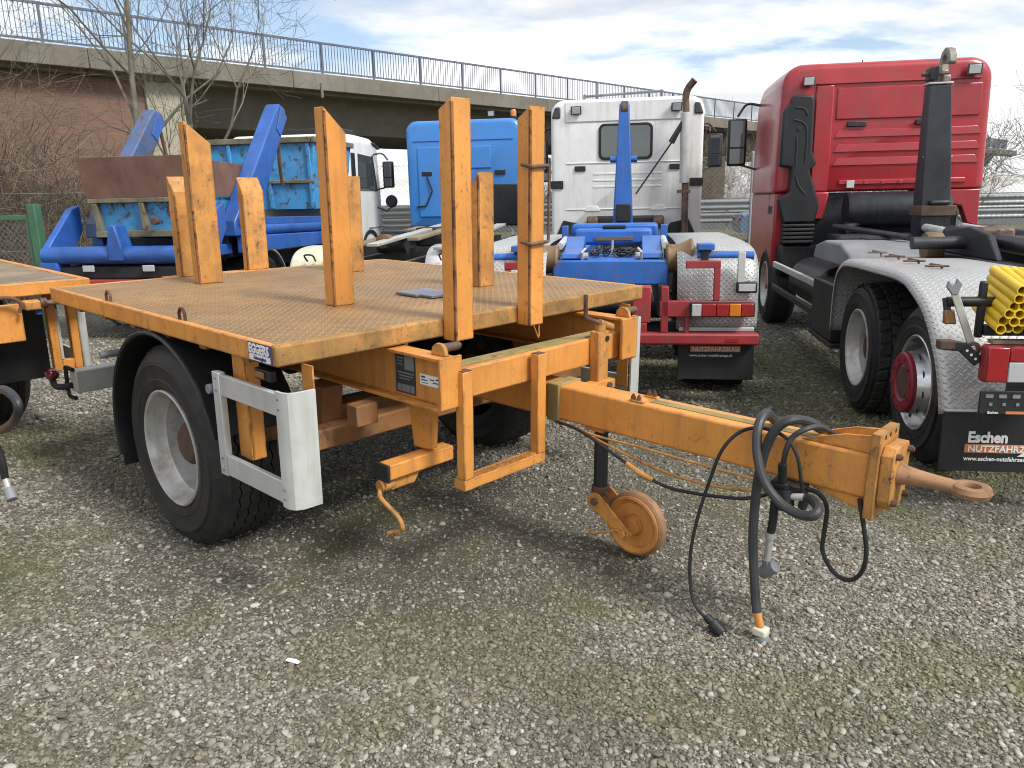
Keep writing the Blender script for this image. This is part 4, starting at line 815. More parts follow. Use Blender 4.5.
# aluminium side guards
for sgn, v in ((1, 0.0), (-1, W - .10)):
    Y = lambda d: v + sgn * d
    def bx(u0, u1, d0, d1, w0, w1): a, b_ = sorted((Y(d0), Y(d1))); return MB().box(u0, u1, a, b_, w0, w1)
    g_ = tp_(bx(2.075, 2.135, -.012, .02, -.66, -.183), 'side_guard_post', 'alu', bevel=.003)
    tp_(bx(2.1355, 2.60, -.008, .016, -.285, -.190), 'side_guard_rail', 'alu', bevel=.004); tp_(bx(2.1355, 2.60, -.008, .016, -.655, -.560), 'side_guard_rail', 'alu', bevel=.004)
    pr = [(2.60, Y(-.013)), (2.645, Y(-.013)), (2.672, Y(0)), (2.688, Y(.03)), (2.692, Y(.115)), (2.680, Y(.115)), (2.677, Y(.034)), (2.665, Y(.008)), (2.642, Y(-.001)), (2.60, Y(-.001))]
    pn = tp_(MB().prism(pr, 'z', -.668, -.178), 'guard_corner', 'alu_dirty', bevel=.001)
    for (u, w_) in ((2.62, -.21), (2.62, -.25), (2.62, -.59), (2.62, -.63), (2.105, -.21), (2.105, -.265), (2.105, -.58), (2.105, -.635)):
        a, b_ = (Y(-.0132), Y(-.017)); tp_(MB().cyl((u, a, w_), (u, b_, w_), .0055, n=8), 'rivet', 'plate_grey', pn if u > 2.5 else g_, bevel=0)
    tp_(bx(2.13, 2.235, .06, .068, -.58, -.089), 'guard_bracket', 'orange', bevel=.002); tp_(bx(2.23, 2.238, .068, .13, -.58, -.089), 'guard_bracket', 'orange', bevel=.002)
    tp_(bx(2.592, 2.672, .118, .126, -.60, -.089), 'guard_bracket', 'orange', bevel=.002)
    tp_(bx(2.13, 2.60, .0165, .03, -.245, -.225), 'guard_stay', 'orange', bevel=0)
lm = tp_(MB().box(2.375, 2.50, .03, .06, -.172, -.125), 'side_marker', 'black_plastic', bevel=.004); tp_(MB().box(2.39, 2.46, .022, .0298, -.163, -.135), 'marker_lens', 'lens_dull', lm, bevel=.003)
# rear underrun bar and marker lamp
ur = tp_(MB().box(-.06, .05, .06, W - .06, -.675, -.53), 'underrun_bar', 'galv', bevel=.008)
for v in (.6, 1.94): tp_(MB().box(-.02, .12, v - .04, v + .04, -.535, -.09), 'underrun_hanger', 'orange_bar', bevel=.004)
for v, s_ in ((.06, -1), (W - .06, 1)):
    tp_(MB().tube(smooth_path([(.04, v + s_ * .01, -.52), (-.07, v + s_ * .012, -.52), (-.085, v + s_ * .012, -.55), (-.085, v + s_ * .012, -.70), (.04, v + s_ * .012, -.705)], 4), .013, 8), 'underrun_end_frame', 'black_plastic', ur, bevel=0)
    mk = tp_(MB().tube(smooth_path([(-.02, v + s_ * .012, -.63), (-.075, v + s_ * .04, -.645), (-.125, v + s_ * .07, -.645), (-.135, v + s_ * .08, -.61), (-.135, v + s_ * .08, -.575)], 4), [.020] * 8 + [.019] * 9, 10), 'marker_arm', 'black_rubber', ur, bevel=0)
    tp_(MB().lathe([(0, -.035), (.03, -.03), (.04, -.01), (.04, .012), (.028, .03), (0, .034)], (-.135, v + s_ * .08, -.565), (.5, s_ * 1, .15), 18), 'marker_lens', 'lens_dark', ur, bevel=0)
tp_(MB().box(-.02, .05, .28, .42, -.64, -.57), 'tail_lamp', 'black_plastic', ur, bevel=.004)
# loose plate lying on the deck
OFF = V(0, 0, 0)
pl = MB().prism([(1.80, 1.24), (1.985, 1.235), (1.985, 1.265), (2.09, 1.262), (2.09, 1.46), (1.80, 1.47)], 'z', .001, .016)
c_ = V(1.95, 1.35, 0); pl.v = [(a - c_.x, b - c_.y, z) for a, b, z in pl.v]
o = part(pl, 'loose_plate', 'slate', None, .003); o.matrix_world = trailer_matrix((c_.x, c_.y, .0)); tag(o, 'small notched grey slate plate lying loose on the trailer deck', 'plate')

# ================================================================== SECOND ORANGE TRAILER at the left
OFF = V(-1.9, -.84, -1.265)
T2 = thing('planked_trailer', 'orange trailer with timber plank deck at the left edge of the yard', 'trailer', trailer_matrix(OFF))
def t2(mb, name, mat='orange', parent=None, bevel=.004, **k): return part(mb, name, mat, parent or T2, bevel, **k)
FU, VR, VL, WT = -.55, .42, -2.1, -.022
t2(MB().box(FU - .05, FU, VL, VR, WT - .088, WT), 'front_rim', 'orange', bevel=.008)
for v in (VR - .05, VL): t2(MB().box(FU - 4.2, FU - .051, v, v + .05, WT - .088, WT), 'side_rim', 'orange', bevel=.006)
u = FU - .055; first = None
while u > FU - 4.1:
    o = t2(MB().box(u - .136, u - .004, VL + .053, VR - .053, WT - .032, WT - .004 + rng.uniform(-.003, .002)), 'plank', 'wood', bevel=.004); u -= .14
for v in (-.25, -1.5): t2(MB().box(FU - 4, FU + .25, v - .05, v + .05, WT - .33, WT - .09), 'chassis_rail', 'orange', bevel=.004)
t2(MB().box(FU + .25, FU + .30, -1.6, -.10, WT - .33, WT - .095), 'front_panel', 'orange', bevel=.006)
t2(MB().box(FU - .2, FU + 2.22, -.92, -.76, WT - .50, WT - .33), 'drawbar', 'orange', bevel=.01)
vb = t2(MB().box(FU + .02, FU + .12, -.03, .08, -.19, -.13), 'coupling_valve', 'orange_worn', bevel=.01)
t2(MB().cyl((FU + .1, .0, -.155), (FU + .1, .17, -.15), .018, n=10).cyl((FU + .1, .06, -.15), (FU + .1, .1, -.15), .035, n=12), 'valve_stub', 'rusty_steel', vb, bevel=.002)
t2(MB().cyl((FU + .07, .055, -.19), (FU + .07, .055, -.225), .022, n=10), 'valve_cap', 'blue_deep', vb, bevel=.002)
t2(MB().cyl((FU - .1, .3, -.15), (FU - .1, .39, -.15), .02, n=10), 'rod_end', 'dark_steel', bevel=0)
t2(MB().box(FU - .62, FU - .60, -.55, .26, -.80, -.24), 'rubber_flap', 'black_rubber', bevel=.003)
t2(MB().tube(smooth_path([(FU + .35, -.4, -.08), (FU + .37, -.2, -.06), (FU + .37, -.12, -.10), (FU + .36, -.13, -.16)], 4), .012, 8), 'lashing_hook', 'rust', bevel=0)
wheel(T2, (-1.95, .20, -.735), (0, 1, 0)); wheel(T2, (-1.95, -1.88, -.735), (0, -1, 0))
t2(MB().box(-1.99, -1.91, -1.7, .1, -.78, -.69), 'axle', 'dark_steel', bevel=.005)
for v in (.19, .325): t2(MB().box(-.86, -.80, v, v + .055, -.69, WT - .089), 'guard_bracket', 'orange', bevel=.003)
t2(MB().box(-.86, -.80, .2455, .3245, -.69, -.62), 'guard_bracket', 'orange', bevel=.003); t2(MB().box(-.85, -.81, .2455, .2645, -.615, -.25), 'guard_inner', 'alu_dirty', bevel=.002)
t2(MB().box(-.92, -.80, .385, .44, -.70, -.20), 'guard_corner', 'alu_dirty', bevel=.012); t2(MB().box(-1.5, -.921, .405, .43, -.70, -.60), 'side_guard_rail', 'alu_dirty', bevel=.004)
t2(MB().tube(smooth_path([(1.05, -.80, -.34), (1.3, -.75, -.17), (1.684, -.75, -.187), (1.906, -.75, -.155), (2.035, -.75, -.17), (2.035, -.75, -.217), (1.891, -.75, -.299), (1.594, -.75, -.385), (1.1, -.78, -.42)], 6), .0165, 10), 'air_hose', 'hose', bevel=0)
hz_ = t2(MB().tube(smooth_path([(1.0, -.80, -.36), (1.45, -.75, -.38), (1.60, -.75, -.43), (1.668, -.75, -.50), (1.668, -.75, -.579)], 5), .015, 10), 'air_hose', 'black_rubber', bevel=0)
t2(MB().cyl((1.668, -.75, -.575), (1.695, -.75, -.62), .012, n=10), 'hose_fitting', 'galv', hz_, bevel=0); t2(MB().cyl((1.69, -.75, -.62), (1.725, -.75, -.66), .022, n=12), 'coupling_head', 'plate_grey', hz_, bevel=.003)
OFF = V(0, 0, 0)

# ================================================================== TRUCKS  (local x forward, y left, z up)
def cab_shell(x0, x1, yc, hw, z0, z1, r=.16, rake=.28, roof=.10, rear_r=.06, n=7, taper=.0):
    def ring(x, w_, a, b, rc):
        pts = []
        rc = min(rc, w_ * .9, (b - a) * .45)
        for cx, cz, s in ((yc + w_ - .03, a + .03, 'br'), (yc + w_ - rc, b - rc, 'tr'), (yc - w_ + rc, b - rc, 'tl'), (yc - w_ + .03, a + .03, 'bl')):
            rad = rc if 't' in s else .03; st = {'br': -PI / 2, 'tr': 0, 'tl': PI / 2, 'bl': PI}[s]
            for k in range(n): t_ = st + PI / 2 * k / (n - 1); pts.append((x, cx + rad * math.cos(t_), cz + rad * math.sin(t_)))
        return pts
    R_ = []
    for k in range(5): t_ = PI / 2 * k / 4; d = rear_r * (1 - math.sin(t_)); R_.append(ring(x0 + rear_r * (1 - math.cos(t_)), hw - d, z0 + d * .3, z1 - d - roof * .3, r))
    R_.append(ring(x0 + (x1 - x0) * .35, hw, z0, z1, r)); R_.append(ring(x1 - rake - .25, hw, z0, z1 - .01, r)); R_.append(ring(x1 - rake, hw - .01, z0, z1 - .10, r))
    R_.append(ring(x1 - rake * .35, hw - .03, z0, z0 + (z1 - z0) * .62, r)); R_.append(ring(x1 - .04, hw - .04, z0, z0 + (z1 - z0) * .40, .1)); R_.append(ring(x1, hw - .10, z0 + .05, z0 + (z1 - z0) * .36, .08))
    R_ = [[(x, yc + (y - yc) * (1 + taper * (z1 - z) / (z1 - z0)), z) for x, y, z in r_] for r_ in R_]
    return MB().loft(R_)
def fender(parent, prof, yi, yo, mat='tread_alu', lip=.075, rc=.045, name='mudguard'):
    sg = 1 if yo > yi else -1; P = [Vector(p) for p in smooth2(prof)]; n = len(P); lat = [(yi, 0.0), (yi + (yo - yi) * .5, 0.0), (yo - sg * rc, 0.0)]
    for k in range(1, 6): t_ = PI / 2 * k / 5; lat.append((yo - sg * rc + sg * rc * math.sin(t_), rc * (1 - math.cos(t_))))
    lat.append((yo, lip)); mb = MB(); uv = []; s = 0
    for i in range(n):
        t_ = (P[min(i + 1, n - 1)] - P[max(i - 1, 0)]).normalized(); nr = Vector((t_.y, -t_.x))       # inward for a profile walked front to rear over the top
        if i: s += (P[i] - P[i - 1]).length
        c = 0
        for j, (y, d) in enumerate(lat):
            if j: c += math.hypot(lat[j][0] - lat[j - 1][0], lat[j][1] - lat[j - 1][1])
            p = P[i] + nr * d * FSIGN; mb.v.append((p.x, y, p.y)); uv.append((s, c))
    m_ = len(lat)
    for i in range(n - 1):
        for j in range(m_ - 1): a = i * m_ + j; mb.f.append((a, a + 1, a + m_ + 1, a + m_))
    me = bpy.data.meshes.new(name); me.from_pydata(mb.v, [], mb.f); ul = me.uv_layers.new(name='UVMap')
    for lp in me.loops: ul.data[lp.index].uv = uv[lp.vertex_index]
    if OFF.length: me.transform(Matrix.Translation(-OFF))
    me.materials.append(M[mat]); finish(me, 60); o = bpy.data.objects.new(name, me); col.objects.link(o); o.parent = parent
    md = o.modifiers.new('s', 'SOLIDIFY'); md.thickness = .006; md.offset = 0; return o
FSIGN = -1
def smooth2(prof, k=5): return [(p.x, p.z) for p in smooth_path([(a, 0, b) for a, b in prof], k)]
def mirror(parent, x, y, z, h=.5, wd=.22, side=1, glass_back=False):
    a = part(MB().tube(smooth_path([(x, y, z + h * .75), (x + .12, y + side * .18, z + h * .8), (x + .12, y + side * .3, z + h * .55)], 4), .018, 8).tube([(x, y, z - h * .6), (x + .12, y + side * .3, z - h * .45)], .016, 8), 'mirror_arm', 'black_plastic', parent)
    b = part(MB().box(x + .06, x + .17, y + side * .3 - wd / 2, y + side * .3 + wd / 2, z - h / 2, z + h / 2), 'mirror', 'black_plastic', parent, .03, seg=3)
    part(MB().box(x + .054, x + .0595, y + side * .3 - wd / 2 + .032, y + side * .3 + wd / 2 - .032, z - h * .1, z + h / 2 - .03), 'mirror_glass', 'mirror_glass', b, .004); part(MB().box(x + .054, x + .0595, y + side * .3 - wd / 2 + .032, y + side * .3 + wd / 2 - .032, z - h / 2 + .03, z - h * .13), 'mirror_glass', 'mirror_glass', b, .004)
def lamp(parent, c, ax=(-1, 0, -.2), s=.09, name='work_lamp'):
    c = Vector(c); ax = Vector(ax).normalized(); e = V(0, 1, 0); u = ax.cross(e).normalized()
    def hx(d0, d1, k): return [c + ax * d0 + e * (-s * k) + u * (-s * .75 * k), c + ax * d0 + e * (s * k) + u * (-s * .75 * k), c + ax * d0 + e * (s * k) + u * (s * .75 * k), c + ax * d0 + e * (-s * k) + u * (s * .75 * k)]
    o = part(MB().hexa(hx(-.05, 0, .7) + hx(.02, 0, 1.0)).hexa(hx(-.09, 0, .2) + hx(-.04, 0, .3)), name, 'lamp_body', parent, .006)
    part(MB().hexa(hx(.0205, 0, .76) + hx(.027, 0, .74)), 'lamp_glass', 'lens_clear', o, .003); return o
def bx(*a): return MB().box(*a)

# ------------------------------------------------------------------ white hooklift truck in the middle
K = thing('hooklift_truck', 'white cab hooklift truck with blue hook arm, seen from behind in the middle', 'truck', frame(.82, 6.3, TH))
P = lambda mb, nm, mt, par=None, bv=.006, **k: part(mb, nm, mt, par or K, bv, **k)
for s in (-1, 1): P(bx(.1, 7.8, s * .43 - .04, s * .43 + .04, .74, 1.0), 'chassis_rail', 'dark_steel')
for x in (.85, 2.2):
    for s in (-1, 1): wheel(K, (x, s * 1.20, .5), (0, s, 0), .5, .56, .292, 'deep', tread='lugs' if s < 0 else 'ribs', seg=40)
    P(MB().cyl((x, -1, .5), (x, 1, .5), .09), 'axle', 'dark_steel', bv=0)
for s in (-1, 1): wheel(K, (7.3, s * 1.15, .5), (0, s, 0), .5, .33, .292, 'deep', seg=40)
# rear end
bp = P(bx(-.06, .05, -1.19, 1.19, .53, .625), 'rear_bumper', 'red_frame', bv=.018); P(bx(-.065, -.06, -1.02, -.93, .56, .585), 'bumper_sticker', 'lens_red', bp, 0)
for s in (-1, 1):
    tb = P(bx(-.03, .03, min(s * .40, s * 1.14), max(s * .40, s * 1.14), .755, .885), 'lamp_beam', 'red_frame', bv=.008)
    P(bx(-.03, .04, s * .44 - .03, s * .44 + .03, .625, 1.0), 'lamp_hanger', 'red_frame'); P(bx(.0, .06, min(s * .18, s * .33), max(s * .18, s * .33), .70, 1.0), 'frame_plate', 'red_frame', bv=.012)
    P(bx(-.01, .03, min(s * .12, s * .30), max(s * .12, s * .30), .60, .70), 'frame_foot', 'red_frame')
    tl_ = P(bx(-.075, -.03, min(s * .64, s * 1.14), max(s * .64, s * 1.14), .762, .878), 'tail_lamp', 'black_plastic', bv=.008)
    for a, b, mt in ((.65, .725, 'lens_clear'), (.728, .84, 'lens_red'), (.843, .94, 'lens_red'), (.943, 1.03, 'lens_amber'), (1.033, 1.13, 'lens_red')):
        P(bx(-.092, -.0755, min(s * a, s * b), max(s * a, s * b), .77, .87), 'tail_lens', mt, tl_, .006)
    P(MB().bar((0, s * .60, 1.175), (0, s * .87, 1.175), .05, .06).bar((0, s * .845, 1.145), (0, s * .845, .886), .05, .05), 'bracket_tube', 'red_frame')
    fp = [(2.95, .6), (2.93, 1.0), (2.80, 1.24), (2.5, 1.31), (1.5, 1.32), (.55, 1.32), (.28, 1.28), (.12, 1.14), (.07, .95), (.06, .64)]
    fd = fender(K, fp, s * .54, s * 1.19, 'tread_alu', .08, .10)
    P(bx(.045, .058, min(s * .56, s * 1.16), max(s * .56, s * 1.16), .625, .66), 'flap_rail', 'alu', fd)
    fl = P(bx(.06, .075, min(s * .56, s * 1.17), max(s * .56, s * 1.17), .22, .645), 'mud_flap', 'black_rubber', bv=.003)
    if s < 0:
        ob = P(bx(.050, .0585, -1.06, -.66, .455, .505), 'print_band', 'print_orange', fl, 0); text('NUTZFAHRZEUGE', .05, 'print_white', fl, basis((.0475, -.675, .463), (0, -1, 0), (0, 0, 1)), .0008, sx=.92)
        text('Eschen', .075, 'print_white', fl, basis((.0575, -.68, .515), (0, -1, 0), (0, 0, 1)), .002)
        text('www.eschen-nutzfahrzeuge.de', .03, 'print_white', fl, basis((.0575, -.655, .415), (0, -1, 0), (0, 0, 1)), .0003, sx=.93)
        P(bx(-.02, .03, -.64, -.60, .62, .80), 'lamp_stay', 'red_frame')
    P(bx(-.005, .045, min(s * 1.0, s * 1.16), max(s * 1.0, s * 1.16), .945, 1.035), 'side_lamp', 'black_plastic', bv=.01); P(bx(-.012, -.0055, min(s * 1.015, s * 1.145), max(s * 1.015, s * 1.145), .96, 1.02), 'lamp_glass', 'lens_clear', bv=.004)
    P(MB().cyl((.2, s * .70, 1.235), (.2, s * 1.15, 1.225), .036, n=16), 'cross_tube', 'blue_deep', bv=0)
    P(bx(.0, .05, min(s * 1.005, s * 1.06), max(s * 1.005, s * 1.06), 1.0, 1.27), 'tube_strap', 'alu_dirty', bv=.004)
    P(bx(.1, .3, min(s * .70, s * .83), max(s * .70, s * .83), 1.28, 1.33), 'tube_clamp', 'blue_deep', bv=.006); P(bx(.15, .25, min(s * .73, s * .79), max(s * .73, s * .79), 1.14, 1.28), 'tube_clamp', 'dark_steel', bv=.01)
    dr = P(MB().lathe([(.0, .455), (.115, .455), (.125, .47), (.115, .50), (.12, .56), (.145, .62), (.165, .655), (.16, .67), (.05, .675), (0, .675)], (.35, 0, 1.2), (0, s, 0), 28), 'guide_roller', 'tan_drum', bv=0)
    P(MB().prism([(.30, 1.205), (.95, 1.205), (1.15, 1.31), (1.0, 1.36), (.75, 1.29), (.5, 1.25), (.32, 1.245)], 'y', min(s * .26, s * .43), max(s * .26, s * .43)), 'sliding_arm', 'blue_deep', bv=.008)
    P(bx(1.2, 1.3, s * .47 - .03, s * .47 + .03, 1.28, 1.45), 'stop_lug', 'blue_deep'); P(MB().cyl((.34, s * .20, 1.225), (.34, s * .26, 1.225), .03, n=10).tube([(.31, s * .25, 1.20), (.28, s * .25, 1.26), (.31, s * .22, 1.29)], .012, 6), 'lock_shackle', 'galv', bv=0); P(MB().cyl((.5, s * .455, 1.3), (1.1, s * .455, 1.33), .03, n=10), 'arm_ram', 'alu', bv=0)
P(bx(.24, .42, -.475, .50, .985, 1.195), 'rear_beam', 'blue_deep', bv=.015)
P(bx(.421, 1.15, -.30, .30, 1.10, 1.20), 'bed_plate', 'blue_deep', bv=.01)
P(bx(1.15, 1.35, -.36, .37, 1.27, 1.42), 'tilt_beam', 'blue_deep', bv=.03); P(bx(1.13, 1.149, -.18, .18, 1.31, 1.345), 'wear_strip', 'tan_drum', bv=.003); P(bx(1.16, 1.34, -.11, .11, 1.421, 1.45), 'beam_pad', 'black_rubber', bv=.01)
P(bx(1.36, 1.6, -.42, .42, 1.30, 1.46), 'tilt_frame', 'blue_deep', bv=.03)
mb = MB()
for k in range(60):
    cx, cy_ = .62 + random.uniform(-.16, .16), random.choice((-1, 1)) * random.uniform(.03, .21); a = random.uniform(0, PI); b_ = random.uniform(-.6, .6)
    e1 = V(math.cos(a), math.sin(a), b_).normalized() * .032; e2 = V(-math.sin(a), math.cos(a), random.uniform(-1, 1)).normalized() * .02; c = V(cx, cy_, 1.215 + random.uniform(0, .05))
    mb.tube([c + e1 * math.cos(t_) + e2 * math.sin(t_) for t_ in np.linspace(0, 2 * PI, 9)], .007, 5, False)
stuff(P(mb, 'chain_heap', 'dark_steel', bv=0))
P(MB().tube([(.55, 0, 1.22), (.6, 0, 1.34)], .012, 8), 'lock_pin', 'plate_grey', bv=0)
for y in (-.36, .36): P(bx(1.6, 5.2, y - .07, y + .07, 1.02, 1.2), 'hook_frame', 'blue_deep', bv=.01)
hk = P(MB().hexa([(3.9, -.19, 1.15), (4.25, -.19, 1.15), (4.25, .09, 1.15), (3.9, .09, 1.15), (3.98, -.115, 2.86), (4.12, -.115, 2.86), (4.12, .01, 2.86), (3.98, .01, 2.86)]), 'hook_arm', 'blue_deep', bv=.015)
P(bx(3.855, 3.90, -.15, .04, 1.40, 1.62), 'hydraulic_block', 'black_plastic', hk, .012); P(MB().cyl((4.0, -.22, 2.18), (4.0, .12, 2.18), .04, n=14), 'arm_pin', 'blue_deep', hk, .004)
P(MB().lathe([(.06, -.05), (.09, -.04), (.09, .04), (.06, .05)], (4.05, -.055, 2.80), (0, 1, 0), 16, closed=True), 'hook', 'rusty_steel', hk, 0)
# cab
cb = P(cab_shell(6.4, 8.3, -.06, 1.185, 1.06, 3.22, .22, .25, .04, .07), 'cab', 'white', bv=0)
P(bx(6.385, 6.42, -1.02, .90, 2.86, 3.17), 'roof_panel', 'white', cb, .03)
wn = P(MB().prism(rrect(-.47, .37, 2.28, 2.83, .09), 'x', 6.378, 6.405), 'rear_window', 'black_rubber', cb, .004); P(MB().prism(rrect(-.43, .33, 2.32, 2.79, .06), 'x', 6.373, 6.3775), 'window_pane', 'glass_light', wn, 0)
for k in range(3): P(bx(6.3935, 6.402, -.62, .45, 1.86 + k * .10, 1.89 + k * .10), 'wall_rib', 'white', cb, .012)
P(bx(6.388, 6.402, -.92, .88, 2.235, 2.25), 'panel_seam', 'white', cb, .005); P(bx(6.388, 6.402, -.92, .88, 1.52, 1.535), 'panel_seam', 'white', cb, .005)
for y in (.66, -.82): P(bx(6.376, 6.40, y - .085, y + .085, 2.12, 2.20), 'air_vent', 'black_plastic', cb, .008)
for s in (-1, 1):
    y = -.06 + s * 1.19
    P(bx(6.39, 6.75, y - .012 if s > 0 else y - .004, y + .004 if s > 0 else y + .012, 1.86, 1.98), 'side_stripe', 'black_plastic', cb, .003); P(bx(6.374, 6.40, min(y - s * .20, y - s * .01), max(y - s * .20, y - s * .01), 1.86, 1.98), 'side_stripe', 'black_plastic', cb, .004)
    P(MB().hexa([(6.38, min(y - s * .16, y - s * .02), 2.93), (6.8, min(y - s * .16, y - s * .005), 2.93), (6.8, max(y - s * .16, y - s * .005), 2.93), (6.38, max(y - s * .16, y - s * .02), 2.93), (6.38, min(y - s * .16, y - s * .075), 3.10), (6.8, min(y - s * .16, y - s * .06), 3.12), (6.8, max(y - s * .16, y - s * .06), 3.12), (6.38, max(y - s * .16, y - s * .075), 3.10)]), 'corner_trim', 'lamp_body', cb, .02)
    P(MB().prism([(y - s * .06, 1.06), (y - s * .62, 1.06), (y - s * .48, 1.30), (y - s * .2, 1.36)] if s < 0 else [(y - s * .62, 1.06), (y - s * .06, 1.06), (y - s * .2, 1.36), (y - s * .48, 1.30)], 'x', 6.372, 6.399), 'wheel_well', 'black_plastic', cb, .01)
    P(MB().lathe([(0, -.09), (.08, -.085), (.1, -.06), (.1, .06), (.08, .085), (0, .09)], (6.32, -.06 + s * .52, 1.32), (0, 1, 0), 16), 'cab_mount', 'rusty_steel', cb, 0)
    P(MB().prism([(-.06 + s * .52 - .13, 1.50), (-.06 + s * .52 + .13, 1.50), (-.06 + s * .52 + .07, 1.58), (-.06 + s * .52 - .07, 1.58)], 'x', 6.385, 6.4), 'pressed_mark', 'white', cb, .006)
    lamp(K, (6.34, -.06 + s * .78 if s > 0 else -.82, 3.04), (-1, 0, -.25), .085)
    mirror(K, 7.6, y, 2.45, .55, .24, s)
P(bx(6.30, 6.39, -.55, .45, 1.02, 1.42), 'engine_tunnel', 'black_cloth', cb, .04)
P(bx(5.4, 6.3, -.6, .6, .8, 1.12), 'gearbox_housing', 'dark_steel', bv=.05)
P(MB().tube([(6.55, .62, 3.26), (6.55, -.62, 3.30)], .02, 8).cyl((6.55, .60, 3.18), (6.55, .60, 3.29), .022, n=8).cyl((6.55, -.6, 3.18), (6.55, -.6, 3.32), .022, n=8), 'roof_rail', 'plate_grey', bv=0)
es = P(MB().tube(smooth_path([(6.15, -.98, .95), (6.15, -.97, 2.0), (6.15, -.95, 2.95), (6.15, -.94, 3.15), (6.14, -.97, 3.27), (6.10, -1.06, 3.38)], 6), [.052] * 31, 14), 'exhaust_stack', 'rusty_steel', bv=0)
P(MB().cyl((6.15, -.955, 1.9), (6.15, -.945, 2.93), .075, n=18), 'heat_shield', 'alu_dirty', es, .004); P(bx(6.1, 6.2, -1.05, -.85, 1.75, 1.80), 'stack_clamp', 'rusty_steel', es, .004)
P(MB().cyl((6.1, -.22, 1.75), (6.12, -.76, 2.52), .013, n=10).cyl((6.12, -.74, 2.50), (6.13, -.92, 2.82), .05, .03, 10), 'gas_strut', 'black_plastic', bv=0)

